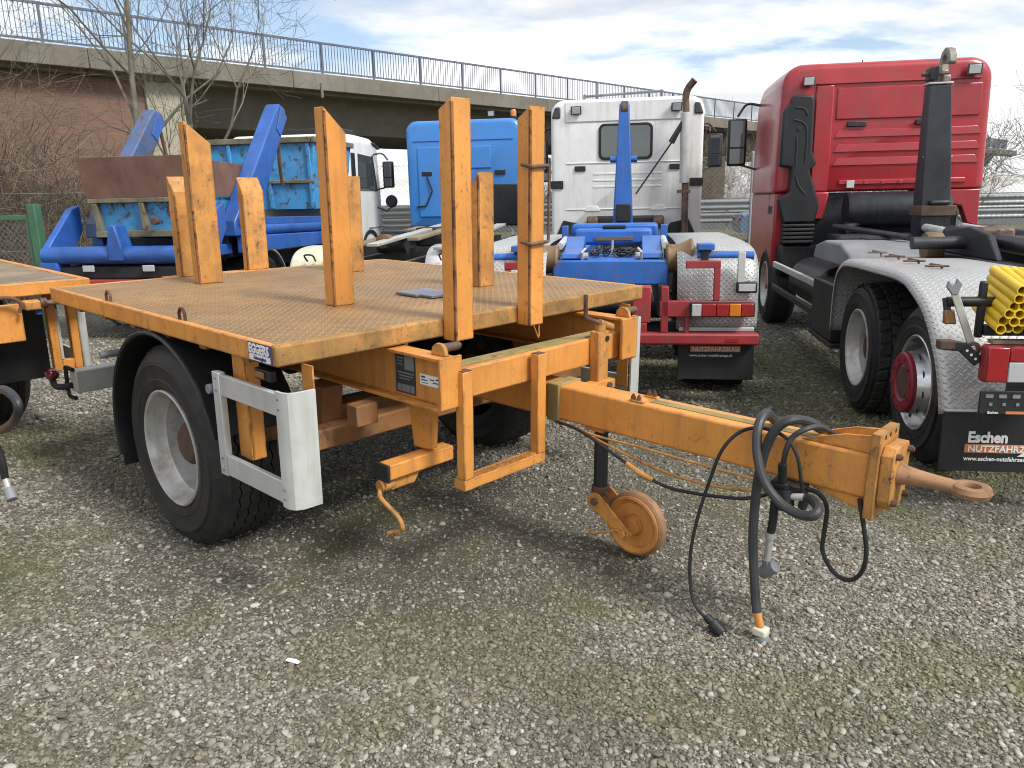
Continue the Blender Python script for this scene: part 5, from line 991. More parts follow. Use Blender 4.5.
# ------------------------------------------------------------------ red hooklift truck on the right
K = thing('hooklift_truck', 'red cab hooklift truck with checker plate mudguards at the right', 'truck', frame(3.715, 4.407, TH))
for s in (-1, 1):
    wheel(K, (.19, s * 1.19, .52), (0, s, 0), .50, .32, .292, 'steer', tread='ribs'); wheel(K, (1.40, s * 1.22, .515), (0, s, 0), .515, .58, .292, 'deep', tread='lugs'); wheel(K, (5.95, s * 1.2, .52), (0, s, 0), .52, .33, .292, 'deep', seg=40)
    P(bx(-.6, 7.0, s * .40 - .045, s * .40 + .045, .78, 1.05), 'chassis_rail', 'navy_steel')
    fp = [(1.96, .56), (1.95, .85), (1.88, 1.06), (1.70, 1.17), (1.45, 1.20), (.9, 1.21), (.32, 1.21), (.06, 1.16), (-.20, 1.05), (-.41, .86), (-.53, .69), (-.59, .53)]
    fd = fender(K, fp, s * .50, s * 1.30, 'tread_alu', .055, .045)
    for k in range(4):
        x = 1.7 - k * .42; P(MB().tube([(x, s * 1.0, 1.205), (x + .02, s * 1.0, 1.235), (x + .10, s * 1.04, 1.24), (x + .10, s * 1.04, 1.225)], .009, 6).cyl((x, s * .96, 1.235), (x + .02, s * 1.1, 1.235), .008, n=6), 'rope_hook', 'rusty_steel', fd, 0)
    sp_ = [(x, z) for x, z in smooth2(fp, 4)]
    P(bx(-.635, -.595, min(s * .55, s * 1.30), max(s * .55, s * 1.30), .535, .56), 'flap_rail', 'alu', fd, .004)
    fl = P(bx(-.60, -.58, min(s * .55, s * 1.315), max(s * .55, s * 1.315), .225, .555), 'mud_flap', 'black_rubber', bv=.003); fl.location.x = -.05
    if s > 0:
        text('Eschen', .083, 'print_white', fl, basis((-.603, 1.185, .392), (0, -1, 0), (0, 0, 1)), .0032, sx=.86)
        P(bx(-.6025, -.6005, .62, 1.195, .332, .380), 'print_band', 'print_orange', fl, 0); text('NUTZFAHRZEUGE', .050, 'print_white', fl, basis((-.6045, 1.18, .339), (0, -1, 0), (0, 0, 1)), .0012, sx=.98)
        text('www.eschen-nutzfahrzeuge.de', .033, 'print_white', fl, basis((-.6035, 1.195, .288), (0, -1, 0), (0, 0, 1)), .0007, sx=.92)
        P(MB().prism([(.93, .316), (.84, .316), (.74, .42), (.80, .42)], 'x', -.6055, -.6028), 'print_mark', 'print_white', fl, 0)
    tl_ = P(bx(-.86, -.78, min(s * .72, s * 1.235), max(s * .72, s * 1.235), .765, .955), 'tail_lamp', 'red_frame', bv=.02, seg=3)
    P(bx(-.872, -.8605, min(s * 1.13, s * 1.228), max(s * 1.13, s * 1.228), .772, .948), 'tail_lens', 'lens_red', tl_, .012)
    P(bx(-.872, -.8605, min(s * .86, s * 1.128), max(s * .86, s * 1.128), .772, .875), 'tail_lens', 'lens_clear', tl_, .012); P(bx(-.872, -.8605, min(s * .86, s * 1.128), max(s * .86, s * 1.128), .8765, .948), 'tail_lens', 'lens_red', tl_, .012)
    P(bx(-.83, -.77, min(s * .70, s * 1.20), max(s * .70, s * 1.20), .957, .978), 'wood_strip', 'wood', tl_, .004)
    P(bx(-.80, -.6, s * .98 - .03, s * .98 + .03, .62, .76), 'lamp_stay', 'dark_steel')
    mk = P(MB().bar((-.80, s * 1.24, .86), (-.80, s * 1.33, .945), .02, .055).bar((-.80, s * 1.325, .94), (-.80, s * 1.44, .952), .03, .05), 'marker_arm', 'black_plastic', bv=.005)
    P(bx(-.835, -.775, min(s * 1.37, s * 1.445), max(s * 1.37, s * 1.445), .93, .975), 'marker_lens', 'hub_rust', mk, .006)
    for k in range(3): P(MB().lathe([(.007, 0), (0, .001)], (-.8105, s * (1.26 + .022 * k), .879 + .021 * k), (-1, 0, 0), 8), 'bracket_hole', 'print_white', mk, 0)
    rd = P(MB().cyl((-.70, s * 1.02, 1.155), (-.70, s * 1.385, 1.155), .026, n=14), 'carrier_rod', 'black_plastic', bv=.003)
    P(MB().bar((-.70, s * 1.39, 1.175), (-.70, s * 1.375, 1.10), .03, .02), 'lamp_link', 'dark_steel', rd, 0); P(MB().hexa([(-.72, s * 1.36 - .03, 1.04), (-.68, s * 1.36 - .03, 1.04), (-.68, s * 1.36 + .03, 1.04), (-.72, s * 1.36 + .03, 1.04), (-.715, s * 1.37 - .024, 1.115), (-.685, s * 1.37 - .024, 1.115), (-.685, s * 1.37 + .024, 1.115), (-.715, s * 1.37 + .024, 1.115)]), 'amber_lamp', 'lens_dull', rd, .008)
    cr = P(bx(-.74, -.66, min(s * .6, s * 1.205), max(s * .6, s * 1.205), .985, 1.035), 'carrier_tray', 'black_plastic', bv=.004)
    P(bx(-.72, -.68, min(s * 1.20, s * 1.235), max(s * 1.20, s * 1.235), .97, 1.26), 'carrier_side', 'black_plastic', cr, .01)
pf = P(bx(-.90, -.885, .66, 1.255, .615, .735), 'plate_holder', 'black_plastic', bv=.004)
mb = MB()
for k in range(9): mb.box(-.9035, -.9005, .70 + k * .062, .735 + k * .062, .70, .718).box(-.9035, -.9005, .70 + k * .062, .715 + k * .062, .66, .675)
P(mb, 'holder_slots', 'plate_grey', pf, 0); P(bx(-.9042, -.9005, 1.02, 1.13, .619, .632), 'print_band', 'print_orange', pf, 0); text('Eschen', .018, 'print_white', pf, basis((-.9042, 1.215, .62), (0, -1, 0), (0, 0, 1)), .0004); text('Nutzf.', .018, 'print_white', pf, basis((-.9042, 1.0, .62), (0, -1, 0), (0, 0, 1)), .0004)
P(bx(-.885, -.62, .9, 1.0, .64, .70), 'plate_stay', 'dark_steel', bv=.004)
# chassis fittings
P(MB().prism([(2.15, 1.06), (3.55, 1.06), (3.45, 1.20), (3.1, 1.26), (2.5, 1.26), (2.2, 1.18)], 'y', .42, 1.12), 'battery_cover', 'plate_grey', bv=.02)
P(bx(2.18, 3.0, .95, 1.22, .40, .92), 'tool_box', 'black_plastic', bv=.02); P(bx(2.15, 3.02, 1.10, 1.23, .36, .40), 'tool_box_edge', 'dark_steel', bv=.004)
for z0, z1 in ((.81, .88), (.53, .60)): P(bx(3.0, 5.3, 1.17, 1.215, z0, z1), 'side_guard_rail', 'alu_dirty' if z0 > .7 else 'dark_steel', bv=.01)
P(MB().lathe([(0, -.7), (.22, -.7), (.25, -.66), (.25, .66), (.22, .7), (0, .7)], (4.1, .86, .72), (1, 0, 0), 20), 'fuel_tank', 'navy_steel', bv=0)
P(bx(2.0, 5.4, .45, 1.0, .5, .75), 'chassis_box', 'dark_steel', bv=.04)
for s in (-1, 1):
    P(bx(-.2, 4.6, s * .33 - .06, s * .33 + .06, 1.06, 1.20), 'hook_frame_rail', 'navy_steel', bv=.008)
    P(MB().lathe([(0, -.07), (.11, -.065), (.12, -.05), (.12, .05), (.11, .065), (0, .07)], (2.0, s * .52, 1.26), (0, 1, 0), 20), 'guide_roller', 'tan_drum', bv=0)
    P(MB().cyl((.4, s * .17, 1.28), (2.6, s * .17, 1.34), .065, n=16), 'lift_cylinder', 'navy_steel', bv=.004); P(MB().cyl((2.6, s * .17, 1.34), (3.2, s * .17, 1.36), .04, n=14), 'cylinder_rod', 'alu', bv=0)
    P(MB().prism([(1.2, 1.2), (2.3, 1.2), (2.2, 1.38), (1.75, 1.43), (1.4, 1.38)], 'y', s * .33 - .025, s * .33 + .025), 'pivot_cheek', 'dark_steel', bv=.01)
P(MB().cyl((1.8, -.9, 1.30), (1.8, .75, 1.30), .05, n=16), 'cross_shaft', 'dark_steel', bv=.003); P(bx(1.70, 1.92, .02, .28, 1.28, 1.42), 'hinge_block', 'rusty_steel', bv=.03)
P(bx(3.0, 3.2, -.5, .75, 1.2, 1.28), 'cross_beam', 'dark_steel', bv=.01); P(MB().cyl((2.6, .5, 1.30), (4.4, .72, 1.34), .03, n=12), 'hydraulic_pipe', 'navy_steel', bv=0)
hk = P(MB().hexa([(3.2, -.075, 1.15), (3.46, -.075, 1.15), (3.46, .225, 1.15), (3.2, .225, 1.15), (3.28, .035, 2.68), (3.42, .035, 2.68), (3.42, .235, 2.68), (3.28, .235, 2.68)]), 'hook_arm', 'navy_steel', bv=.012)
P(bx(3.17, 3.50, -.085, .24, 1.47, 1.57), 'arm_collar', 'hub_rust', hk, .01); P(bx(3.16, 3.48, -.02, .16, 1.575, 1.62), 'arm_collar', 'dark_steel', hk, .02)
P(bx(3.272, 3.43, .025, .245, 2.681, 2.70), 'arm_cap', 'galv', hk, .006)
oc = [(3.30, 2.70), (3.44, 2.70), (3.47, 2.80), (3.46, 2.90), (3.41, 2.98), (3.34, 3.01), (3.26, 2.99), (3.21, 2.93), (3.20, 2.86), (3.24, 2.84), (3.27, 2.91), (3.32, 2.945), (3.37, 2.92), (3.39, 2.87), (3.37, 2.80), (3.30, 2.76)]
P(MB().prism(oc, 'y', .045, .115), 'hook', 'hook_steel', hk, .012)
P(bx(3.28, 3.42, .16, .24, 2.72, 2.84), 'hook_latch', 'dark_steel', hk, .012); P(MB().cyl((3.33, .06, 2.78), (3.33, .30, 2.78), .022, n=10), 'latch_pin', 'rusty_steel', hk, 0); P(bx(3.26, 3.277, -.03, .235, 2.02, 2.032), 'arm_weld', 'galv', hk, 0)
# cab
cb = P(cab_shell(5.45, 7.65, -.005, 1.185, 1.72, 3.25, .24, .3, .05, .09, taper=.035), 'cab', 'red', bv=0)
P(bx(5.9, 7.55, 1.02, 1.18, .75, 1.73), 'door_lower', 'red', cb, .04); P(bx(6.4, 7.55, -1.18, -1.02, .75, 1.73), 'door_lower', 'red', cb, .04)
P(MB().prism([(6.2, 2.0), (7.2, 2.0), (7.05, 2.85), (6.2, 2.9)], 'y', 1.178, 1.184), 'door_window', 'glass', cb, .002)
P(MB().prism([(5.50, 1.25), (5.62, .55), (5.9, .45), (5.9, 1.72), (5.5, 1.72)], 'y', 1.03, 1.2), 'step_panel', 'red', cb, .03); P(bx(5.92, 6.0, 1.181, 1.188, 1.62, 1.70), 'door_handle', 'black_plastic', cb, .01)
P(bx(5.62, 5.98, 1.19, 1.2, 1.45, 1.56), 'door_recess', 'black_plastic', cb, .02)
P(bx(5.425, 5.47, -1.06, .80, 2.985, 3.0), 'roof_seam', 'red_frame', cb, .004)
P(bx(5.432, 5.46, -1.08, .55, 2.57, 2.94), 'wall_panel', 'red', cb, .03, seg=3)
for z0 in (2.42, 2.25, 2.09):
    P(MB().hexa([(5.436, -1.12, z0 - .06), (5.46, -1.12, z0 - .06), (5.46, .55, z0 - .06), (5.436, .55, z0 - .06), (5.446, -1.08, z0 + .035), (5.46, -1.08, z0 + .035), (5.46, .50, z0 + .035), (5.446, .50, z0 + .035)]), 'wall_rib', 'red', cb, .012, seg=3)
P(bx(5.43, 5.46, -1.0, .46, 1.80, 1.86), 'wall_rib', 'red', cb, .01)
for y in (.30, -.48): P(bx(5.415, 5.45, y - .11, y + .11, 2.485, 2.545), 'air_vent', 'dark_steel', cb, .008)
P(bx(5.405, 5.45, .28, .37, 1.76, 1.85), 'grab_plate', 'alu', cb, .006)
for k in range(3): P(bx(5.418, 5.45, .12 - k * .2, .17 - k * .2, 1.80, 1.845), 'wall_clip', 'red', cb, .006)
P(bx(5.43, 5.47, .58, .80, 1.72, 2.98), 'corner_pillar', 'red', cb, .03); P(MB().prism([(.80, 1.72), (.56, 1.72), (.62, 1.38), (.74, 1.38)], 'x', 5.42, 5.55), 'pillar_foot', 'red', cb, .02)
P(MB().prism([(-.80, 1.72), (-1.18, 1.72), (-1.19, 1.27), (-1.06, 1.32), (-.98, 1.52), (-.82, 1.56)], 'x', 5.42, 5.55), 'pillar_foot', 'red', cb, .015)
sn = P(MB().prism([(1.19, 2.70), (1.10, 2.76), (1.08, 2.86), (.86, 2.86), (.83, 2.80), (.82, 2.2), (.76, 2.06), (.84, 1.98), (.76, 1.76), (.70, 1.55), (.74, 1.35), (1.12, 1.35), (1.20, 1.65), (1.06, 1.72), (1.06, 2.02), (1.20, 2.04)], 'x', 5.30, 5.44), 'air_intake', 'black_plastic', cb, .025, seg=3)
for pts in ([(1.06, 2.72), (.95, 2.70), (.90, 2.62)], [(1.06, 2.58), (.94, 2.53), (.90, 2.40), (.90, 2.08)], [(1.02, 2.38), (1.01, 2.25), (1.01, 2.05)], [(1.0, 1.92), (.96, 1.80), (.88, 1.70)]):
    P(MB().tube(smooth_path([(5.304, a, b) for a, b in pts], 4), .015, 8), 'intake_groove', 'black_cloth', sn, 0)
P(MB().lathe([(0, -.006), (.028, 0), (0, .002)], (5.296, 1.0, 2.47), (1, 0, 0), 12), 'intake_hole', 'black_cloth', sn, 0)
for k in range(5): P(bx(5.28, 5.44, .74, 1.12, 1.10 + k * .05, 1.138 + k * .05), 'intake_bellows', 'black_rubber', sn, .012)
P(bx(5.35, 5.75, .64, 1.14, .70, 1.09), 'air_filter_box', 'black_plastic', bv=.05)
P(bx(5.5, 7.4, -.98, .98, .75, 1.71), 'engine_bay', 'black_cloth', bv=.02)
P(MB().lathe([(0, -.6), (.18, -.6), (.21, -.56), (.21, .5), (.18, .56), (0, .56)], (5.22, -.15, 1.50), (0, 1, 0), 22), 'air_filter', 'navy_steel', bv=0); P(MB().cyl((5.1, .45, 1.25), (5.2, .15, 1.45), .07, n=14), 'intake_pipe', 'navy_steel', bv=0)
P(bx(4.7, 5.4, -.8, .6, 1.06, 1.22), 'engine_cover', 'dark_steel', bv=.04)
lamp(K, (5.38, .90, 3.02), (-1, .1, -.1), .075); lamp(K, (5.38, -.945, 3.08), (-1, .15, -.1), .085)
mirror(K, 7.15, 1.18, 2.45, .66, .27, 1); mirror(K, 7.15, -1.18, 2.45, .66, .27, -1)
mb = MB()
for y, h_ in ((.6, .14), (.05, .16)): mb.cyl((6.4, y, 3.22), (6.36, y, 3.22 + h_), .006, n=6)
P(mb, 'roof_aerial', 'black_plastic', cb, 0)
P(bx(5.7, 7.5, 1.182, 1.187, 1.735, 1.745), 'panel_seam', 'red_frame', cb, 0)
FR = frame(3.715, 4.407, TH)
# spanner on the carrier rod and the yellow tubes on the tray: things of their own
def local_root(name, label, cat, p, group=None): return thing(name, label, cat, FR @ Matrix.Translation(p), group)
q_ = local_root('spanner', 'long double ended spanner hung behind the red truck mudguard', 'spanner', (-.735, 1.335, 1.035))
q_.scale = (.85, .85, .85)
part(MB().bar((0, .035, .20), (0, -.09, -.11), .014, .044, (0, 1, 0)), 'shaft', 'galv', q_, .004)
part(MB().lathe([(.022, -.011), (.046, -.011), (.046, .011), (.022, .011)], (0, -.10, -.14), (1, 0, 0), 18, closed=True), 'ring_end', 'rusty_steel', q_, .002)
part(MB().prism([(.02, .19), (.05, .19), (.085, .235), (.075, .27), (.055, .245), (.035, .255), (.03, .285), (.0, .25)], 'x', -.012, .012), 'jaw_end', 'plate_grey', q_, .003)
q_ = local_root('yellow_tube_bundle', 'bundle of yellow hollow profiles strapped behind the red truck', 'tubes', (-.70, .935, 1.038)); hexr = .025
for r_ in range(6):
    for c in range(9 - r_):
        y = .235 - c * hexr * 1.76 - (hexr * .88) * r_ * .62; z = hexr + r_ * hexr * 1.5
        pr = [(hexr * math.cos(PI / 5 * k), hexr * math.sin(PI / 5 * k)) for k in range(10)]
        mb = MB(); y += random.uniform(-.004, .004); z += random.uniform(-.003, .003); A_ = V(-.17 + random.uniform(-.03, .02), y + .02, z - .02); B_ = V(.17, y + .0, z + .045); n_ = 10
        for q0, rr_ in ((A_, 1), (B_, 1), (B_, .8), (A_, .8)): mb.v += [tuple(q0 + V(0, a * rr_, b * rr_)) for a, b in pr]
        for i in range(4):
            for k in range(n_): mb.f.append((i * n_ + k, i * n_ + (k + 1) % n_, ((i + 1) % 4) * n_ + (k + 1) % n_, ((i + 1) % 4) * n_ + k))
        part(mb, 'tube', 'yellow', q_, 0, smooth=50)
part(MB().tube(smooth_path([(-.12, .10, -.01), (-.15, .10, .12), (-.13, .08, .27), (.1, .08, .29)], 4), .006, 6), 'strap', 'black_rubber', q_)

# ------------------------------------------------------------------ blue cab truck, farther back
K = thing('cab_chassis_truck', 'blue cab truck with bare chassis parked behind the trailer posts', 'truck', frame(-.85, 15.4, TH))
cb = P(cab_shell(0, 2.1, 0, 1.12, 1.22, 3.22, .2, .25, .05, .08), 'cab', 'cab_blue', bv=0)
P(bx(-.012, .02, -.98, .98, 2.82, 2.835), 'roof_seam', 'blue', cb, .003)
P(bx(-.02, .02, -.55, .10, 2.30, 2.72), 'wall_panel', 'cab_blue', cb, .04, seg=3); P(bx(-.02, .02, .30, .90, 1.40, 2.72), 'wall_panel', 'cab_blue', cb, .04, seg=3)
for y in (.72, -.72): P(bx(-.03, .0, y - .10, y + .10, 2.18, 2.26), 'air_vent', 'black_plastic', cb, .006)
P(MB().tube([(-.03, .72, 2.17), (-.05, .62, 1.9), (-.05, .75, 1.62), (-.02, .95, 1.60)], .014, 6), 'cable', 'black_rubber', cb, 0)
P(bx(-.05, .0, -1.06, -.10, 1.22, 2.0), 'engine_tunnel', 'black_cloth', cb, .03)
for y in (.28, -.95): P(MB().lathe([(.06, 0), (.06, .05), (.052, .06)], (.3, y, 3.2), (0, 0, 1), 12), 'beacon_base', 'black_plastic', bv=0); P(MB().lathe([(.055, .06), (.055, .15), (.04, .18), (0, .185)], (.3, y, 3.2), (0, 0, 1), 14), 'beacon', 'lens_amber', bv=0)
lamp(K, (.1, -.55, 3.30), (-1, 0, -.1), .07)
for s in (-1, 1):
    P(bx(-6.4, 1.5, s * .42 - .04, s * .42 + .04, .72, .98), 'chassis_rail', 'dark_steel'); wheel(K, (.7, s * 1.1, .5), (0, s, 0), .5, .33, .292, 'deep', seg=36); wheel(K, (-4.8, s * 1.2, .5), (0, s, 0), .5, .56, .292, 'deep', seg=36)
    fp = [(-4.1, .62), (-4.14, .9), (-4.35, 1.09), (-4.8, 1.14), (-5.25, 1.09), (-5.46, .9), (-5.5, .62)]
    fender(K, fp, s * .62, s * 1.22, 'cream' if s > 0 else 'white', .06, .05); mirror(K, 1.6, s * 1.12, 2.3, .5, .2, s)
    P(MB().tube(smooth_path([(-5.46, s * .84, .98), (-5.55, s * .84, 1.06), (-5.55, s * .95, 1.06), (-5.46, s * .95, .98)], 3), .012, 6), 'mudguard_handle', 'black_plastic', bv=0)
P(bx(-6.5, -6.38, -1.2, 1.2, .62, .80), 'rear_cross_beam', 'red_frame'); 
for k, (y0, x0, x1, z) in enumerate([(.55, -5.6, -2.2, 1.10), (.15, -5.2, -1.4, 1.16), (-.35, -5.0, -1.0, 1.22), (-.8, -5.4, -2.0, 1.12)]): P(MB().bar((x0, y0, z), (x1, y0 - .25, z + .18), .16, .04), 'loading_ramp', 'galv' if k % 2 else 'wood', bv=.006)
P(bx(-3.6, -3.2, .1, .55, 1.0, 1.28), 'valve_block', 'dark_steel', bv=.02); P(bx(-2.9, -2.5, -.2, .2, 1.0, 1.30), 'valve_block', 'black_plastic', bv=.03); P(MB().lathe([(0, -.2), (.14, -.2), (.14, .2), (0, .2)], (-3.9, .25, 1.1), (0, 1, 0), 16), 'coupling_drum', 'dark_steel', bv=0)
P(MB().cyl((-4.6, .2, 1.18), (-4.3, .2, 1.20), .1, .06, 14), 'funnel', 'tan_drum', bv=0)

# ------------------------------------------------------------------ skip loader truck at the left
K = thing('skip_loader_truck', 'white cab skip loader truck with blue lifting arms behind the trailer', 'truck', frame(-4.93, 10.0, 9.4))
cb = P(cab_shell(5.1, 7.0, 0, 1.17, .95, 2.98, .17, .22, .05, .07), 'cab', 'white', bv=0)
P(MB().prism([(5.55, 1.93), (6.55, 1.93), (6.38, 2.60), (5.60, 2.62)], 'y', -1.178, -1.166), 'door_window', 'glass_light', cb, .003); P(MB().prism([(6.55, 1.93), (6.66, 1.93), (6.46, 2.64), (6.38, 2.60)], 'y', -1.18, -1.166), 'window_frame', 'black_plastic', cb, .003)
P(bx(5.085, 5.11, .35, .75, 1.85, 2.6), 'rear_window', 'glass', cb, .04); P(bx(5.22, 5.42, -1.186, -1.17, 2.05, 2.62), 'side_vent', 'black_plastic', cb, .03)
P(bx(5.45, 6.2, -.9, .5, 2.985, 3.09), 'roof_hatch', 'black_plastic', cb, .02); P(MB().bar((6.45, -1.16, 2.86), (6.98, -1.1, 2.78), .12, .03), 'sun_visor', 'lamp_body', cb, .01)
P(bx(6.0, 7.0, -1.182, -1.168, 1.2, 1.22), 'panel_seam', 'plate_grey', cb, 0); P(bx(5.2, 7.08, -1.16, 1.16, .62, .949), 'bumper_skirt', 'black_plastic', cb, .03)
P(MB().lathe([(.50, 0), (.56, .0), (.56, .03), (.50, .03)], (6.05, -1.17, .62), (0, -1, 0), 32, closed=True), 'wheel_arch', 'black_plastic', cb, 0)
mirror(K, 6.50, -1.14, 2.25, .52, .22, -1); mirror(K, 6.50, 1.14, 2.25, .52, .22, 1)
P(MB().lathe([(0, -.04), (.10, -.035), (.13, 0), (.10, .03), (0, .032)], (6.66, -1.46, 1.72), (-1, 0, 0), 16), 'kerb_mirror', 'black_plastic', bv=0); P(MB().tube([(6.6, -1.14, 1.62), (6.66, -1.36, 1.52), (6.66, -1.46, 1.62)], .016, 6), 'mirror_arm', 'black_plastic', bv=0)
for s in (-1, 1):
    P(bx(-.0, 6.8, s * .42 - .04, s * .42 + .04, .72, .98), 'chassis_rail', 'dark_steel'); wheel(K, (6.05, s * 1.12, .5), (0, s, 0), .5, .33, .292, 'deep', seg=36); wheel(K, (1.55, s * 1.16, .5), (0, s, 0), .5, .56, .292, 'deep', seg=36)
    P(MB().lathe([(.56, 0), (.585, .0), (.585, .05), (.56, .05)], (1.55, s * 1.15, .52), (0, s, 0), 32, closed=True), 'mudguard_lip', 'plate_grey', bv=0)
    P(MB().prism([(1.0, 1.06), (5.0, 1.02), (5.0, 1.22), (1.0, 1.30)], 'y', min(s * 1.02, s * 1.20), max(s * 1.02, s * 1.20)), 'side_beam', 'blue', bv=.015)
    P(MB().cyl((1.0, s * 1.12, 1.38), (4.9, s * 1.12, 1.32), .085, n=16), 'ram_tube', 'blue', bv=0); P(MB().prism([(.9, 1.44), (5.0, 1.38), (5.0, 1.48), (.9, 1.55)], 'y', min(s * 1.0, s * 1.18), max(s * 1.0, s * 1.18)), 'side_rail', 'blue', bv=.01)
    ar = P(MB().prism([(.80, 1.30), (1.60, 1.30), (1.66, 1.72), (2.70, 3.00), (2.66, 3.12), (2.48, 3.18), (2.36, 3.08), (1.02, 1.70), (.82, 1.5)], 'y', s * 1.02 - .11, s * 1.02 + .11), 'lifting_arm', 'blue' if s < 0 else 'blue_rusty', bv=.02)
    P(MB().prism([(2.30, 2.80), (2.42, 2.70), (2.69, 3.0), (2.5, 3.14)], 'y', s * 1.02 - .122, s * 1.02 - .111), 'arm_cheek', 'blue', ar, .005)
    P(MB().tube(smooth_path([(2.62, s * .98, 3.02), (2.68, s * .96, 2.6), (2.72, s * .94, 2.3), (2.80, s * .92, 2.0)], 4), .028, 7), 'lifting_chain', 'rust', bv=0)
    P(MB().prism([(-.12, .98), (.25, .98), (.62, 1.42), (.62, 1.75), (.45, 1.70), (-.12, 1.18)], 'y', s * 1.06 - .05, s * 1.06 + .05), 'rear_cheek', 'blue', bv=.015)
    P(bx(-.14, .1, s * 1.0 - .14, s * 1.0 + .14, .90, 1.05), 'stabiliser_foot', 'blue', bv=.03)
    P(bx(-.16, -.14, s * .42 - .08, s * .42 + .08, .92, 1.0), 'number_lamp', 'lens_clear', bv=.006)
P(MB().cyl((-.05, -1.08, 1.12), (-.05, 1.08, 1.12), .115, n=22), 'rear_tube', 'blue', bv=.004); P(bx(.1, 1.0, -.95, .95, 1.05, 1.2), 'skip_bed', 'blue', bv=.02)
P(MB().prism([(-.10, 1.05), (.10, 1.05), (.10, 1.25), (.04, 1.5), (-.04, 1.5), (-.10, 1.25)], 'x', -.19, .05), 'tilt_hook', 'blue', bv=.02)
P(bx(-.2, -.05, -1.0, 1.0, .68, .82), 'rear_underrun', 'red_frame', bv=.02); P(bx(-.1, .3, -.9, .9, .82, .98), 'rear_crossmember', 'black_cloth', bv=.02)
P(bx(1.0, 5.0, -.9, .9, 1.0, 1.3), 'load_bed', 'dark_steel', bv=.02)
FS = frame(-4.93, 10.0, 9.4)
# skips on the loader
q_ = thing('waste_skip', 'light blue waste skip with a rusty brown upper panel on the loader', 'skip', FS @ Matrix.Translation((.38, -.14, 1.36)), 'waste skips')
Y0, Y1 = -.70, .70
part(MB().hexa([(.0, Y0 + .02, .04), (1.3, Y0 + .02, .04), (1.3, Y1 - .02, .04), (.0, Y1 - .02, .04), (-.05, Y0 - .03, .46), (1.4, Y0 - .03, .46), (1.4, Y1 + .03, .46), (-.05, Y1 + .03, .46)]), 'body', 'skip_blue', q_, .01)
part(MB().hexa([(-.115, Y0 - .06, .47), (-.085, Y0 - .06, .47), (-.085, Y1 + .06, .47), (-.115, Y1 + .06, .47), (-.175, Y0 - .1, .98), (-.145, Y0 - .1, .98), (-.145, Y1 + .1, .98), (-.175, Y1 + .1, .98)]), 'upper_panel', 'skip_brown', q_, .004)
for s in (Y0 - .07, Y1 + .05): part(MB().hexa([(-.08, s, .47), (1.3, s, .47), (1.3, s + .03, .47), (-.08, s + .03, .47), (-.14, s, .96), (1.3, s, .9), (1.3, s + .03, .9), (-.14, s + .03, .96)]), 'upper_panel', 'skip_brown', q_, .004)
part(bx(-.12, -.03, Y0 - .06, Y1 + .06, .41, .469), 'rim', 'skip_rib', q_, .008); part(bx(-.09, .0, Y0 - .02, Y1 + .02, -.03, .055), 'base_rib', 'skip_rib', q_, .008)
for y in (Y0 - .01, -.04, Y1 - .07): part(MB().bar((-.045, y + .04, .05), (-.075, y + .04, .41), .09, .07, (0, 1, 0)), 'corner_rib', 'skip_rib', q_, .008)
part(MB().cyl((-.10, -.2, .17), (-.19, -.2, .17), .045, n=14), 'trunnion', 'rust', q_, .004)
q_ = thing('waste_skip', 'longer light blue waste skip with a pale rim behind the lifting arm', 'skip', FS @ Matrix.Translation((3.3, -.18, 1.62)), 'waste skips')
part(MB().hexa([(.0, -1.0, .0), (1.5, -1.0, .0), (1.5, 1.0, .0), (.0, 1.0, .0), (-.05, -1.12, 1.08), (1.62, -1.12, 1.08), (1.62, 1.08, 1.08), (-.05, 1.08, 1.08)]), 'body', 'skip_blue', q_, .01)
part(bx(-.11, 1.68, -1.16, -1.10, 1.05, 1.14), 'rim', 'skip_rib', q_, .01); part(bx(-.11, -.05, -1.09, 1.1, 1.05, 1.14), 'rim', 'skip_rib', q_, .01)
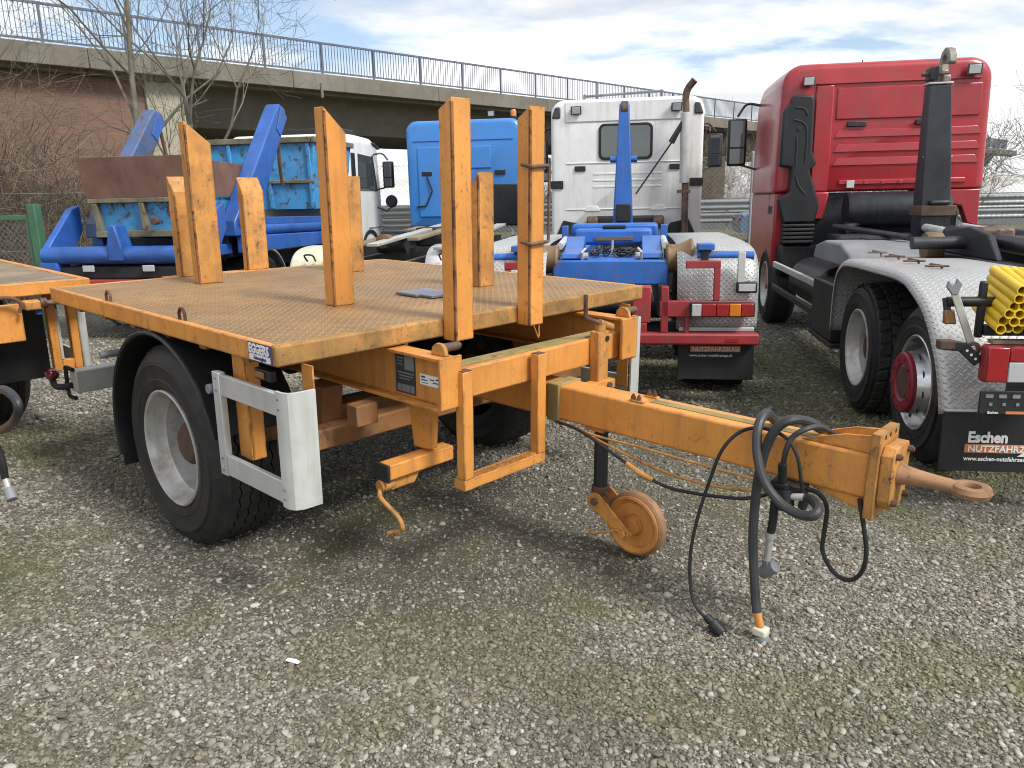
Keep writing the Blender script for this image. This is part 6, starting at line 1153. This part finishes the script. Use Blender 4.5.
part(bx(-.07, -.0, -1.08, 1.05, .42, .47), 'belt_rib', 'skip_rib', q_, .006)
for y in (-1.02, -.3, .35, .95): part(MB().bar((-.01, y, .02), (-.06, y, 1.05), .07, .06, (0, 1, 0)), 'wall_rib', 'skip_blue', q_, .008)
for x in (.4, .8, 1.2): part(MB().bar((x, -1.02, .02), (x, -1.13, 1.05), .07, .06, (1, 0, 0)), 'wall_rib', 'skip_blue', q_, .008)

# ------------------------------------------------------------------ car passing beyond the fence
p_ = fence_pt(8.1, 6.0); K = thing('parked_car', 'blue car beyond the fence between the white and red cabs', 'car', Matrix.Translation((p_.x, p_.y, .26)) @ Matrix.Rotation(math.radians(-TH), 4, 'Z'))
prof = [(-2.1, .35), (-2.15, .62), (-2.05, .88), (-1.5, .98), (-.9, 1.38), (-.4, 1.48), (.5, 1.46), (1.05, 1.22), (1.5, .98), (2.0, .86), (2.15, .60), (2.12, .35)]
rings = []
for y, k in ((-.86, .93), (-.80, .985), (-.6, 1.0), (.6, 1.0), (.80, .985), (.86, .93)): rings.append([(x * (1 if k > .95 else .99), y, .35 + (z - .35) * k) for x, z in prof])
P(MB().loft(rings), 'body', 'car_blue', bv=0); P(MB().prism([(-1.35, 1.0), (-.85, 1.32), (-.4, 1.40), (.45, 1.38), (1.0, 1.16), (1.25, 1.0)], 'y', -.868, .868), 'side_windows', 'glass', bv=.01)
for x in (-1.3, 1.35):
    for s in (-1, 1): wheel(K, (x, s * .86, .31), (0, s, 0), .31, .2, .2, 'deep', seg=24)
for y in (-.62, .62): P(bx(-2.16, -2.08, y - .16, y + .16, .66, .80), 'tail_lamp', 'lens_red', bv=.02)

# scrap of white plastic on the gravel
o = part(MB().prism([(-.028, -.008), (.026, -.012), (.03, .004), (.006, .011), (-.024, .008)], 'z', .0, .004), 'plastic_scrap', 'print_white', None, .001); o.location = (-.86, 2.62, .012); o.rotation_euler = (.1, .12, -.2)
tag(o, 'small white scrap of plastic on the gravel in front', 'litter')
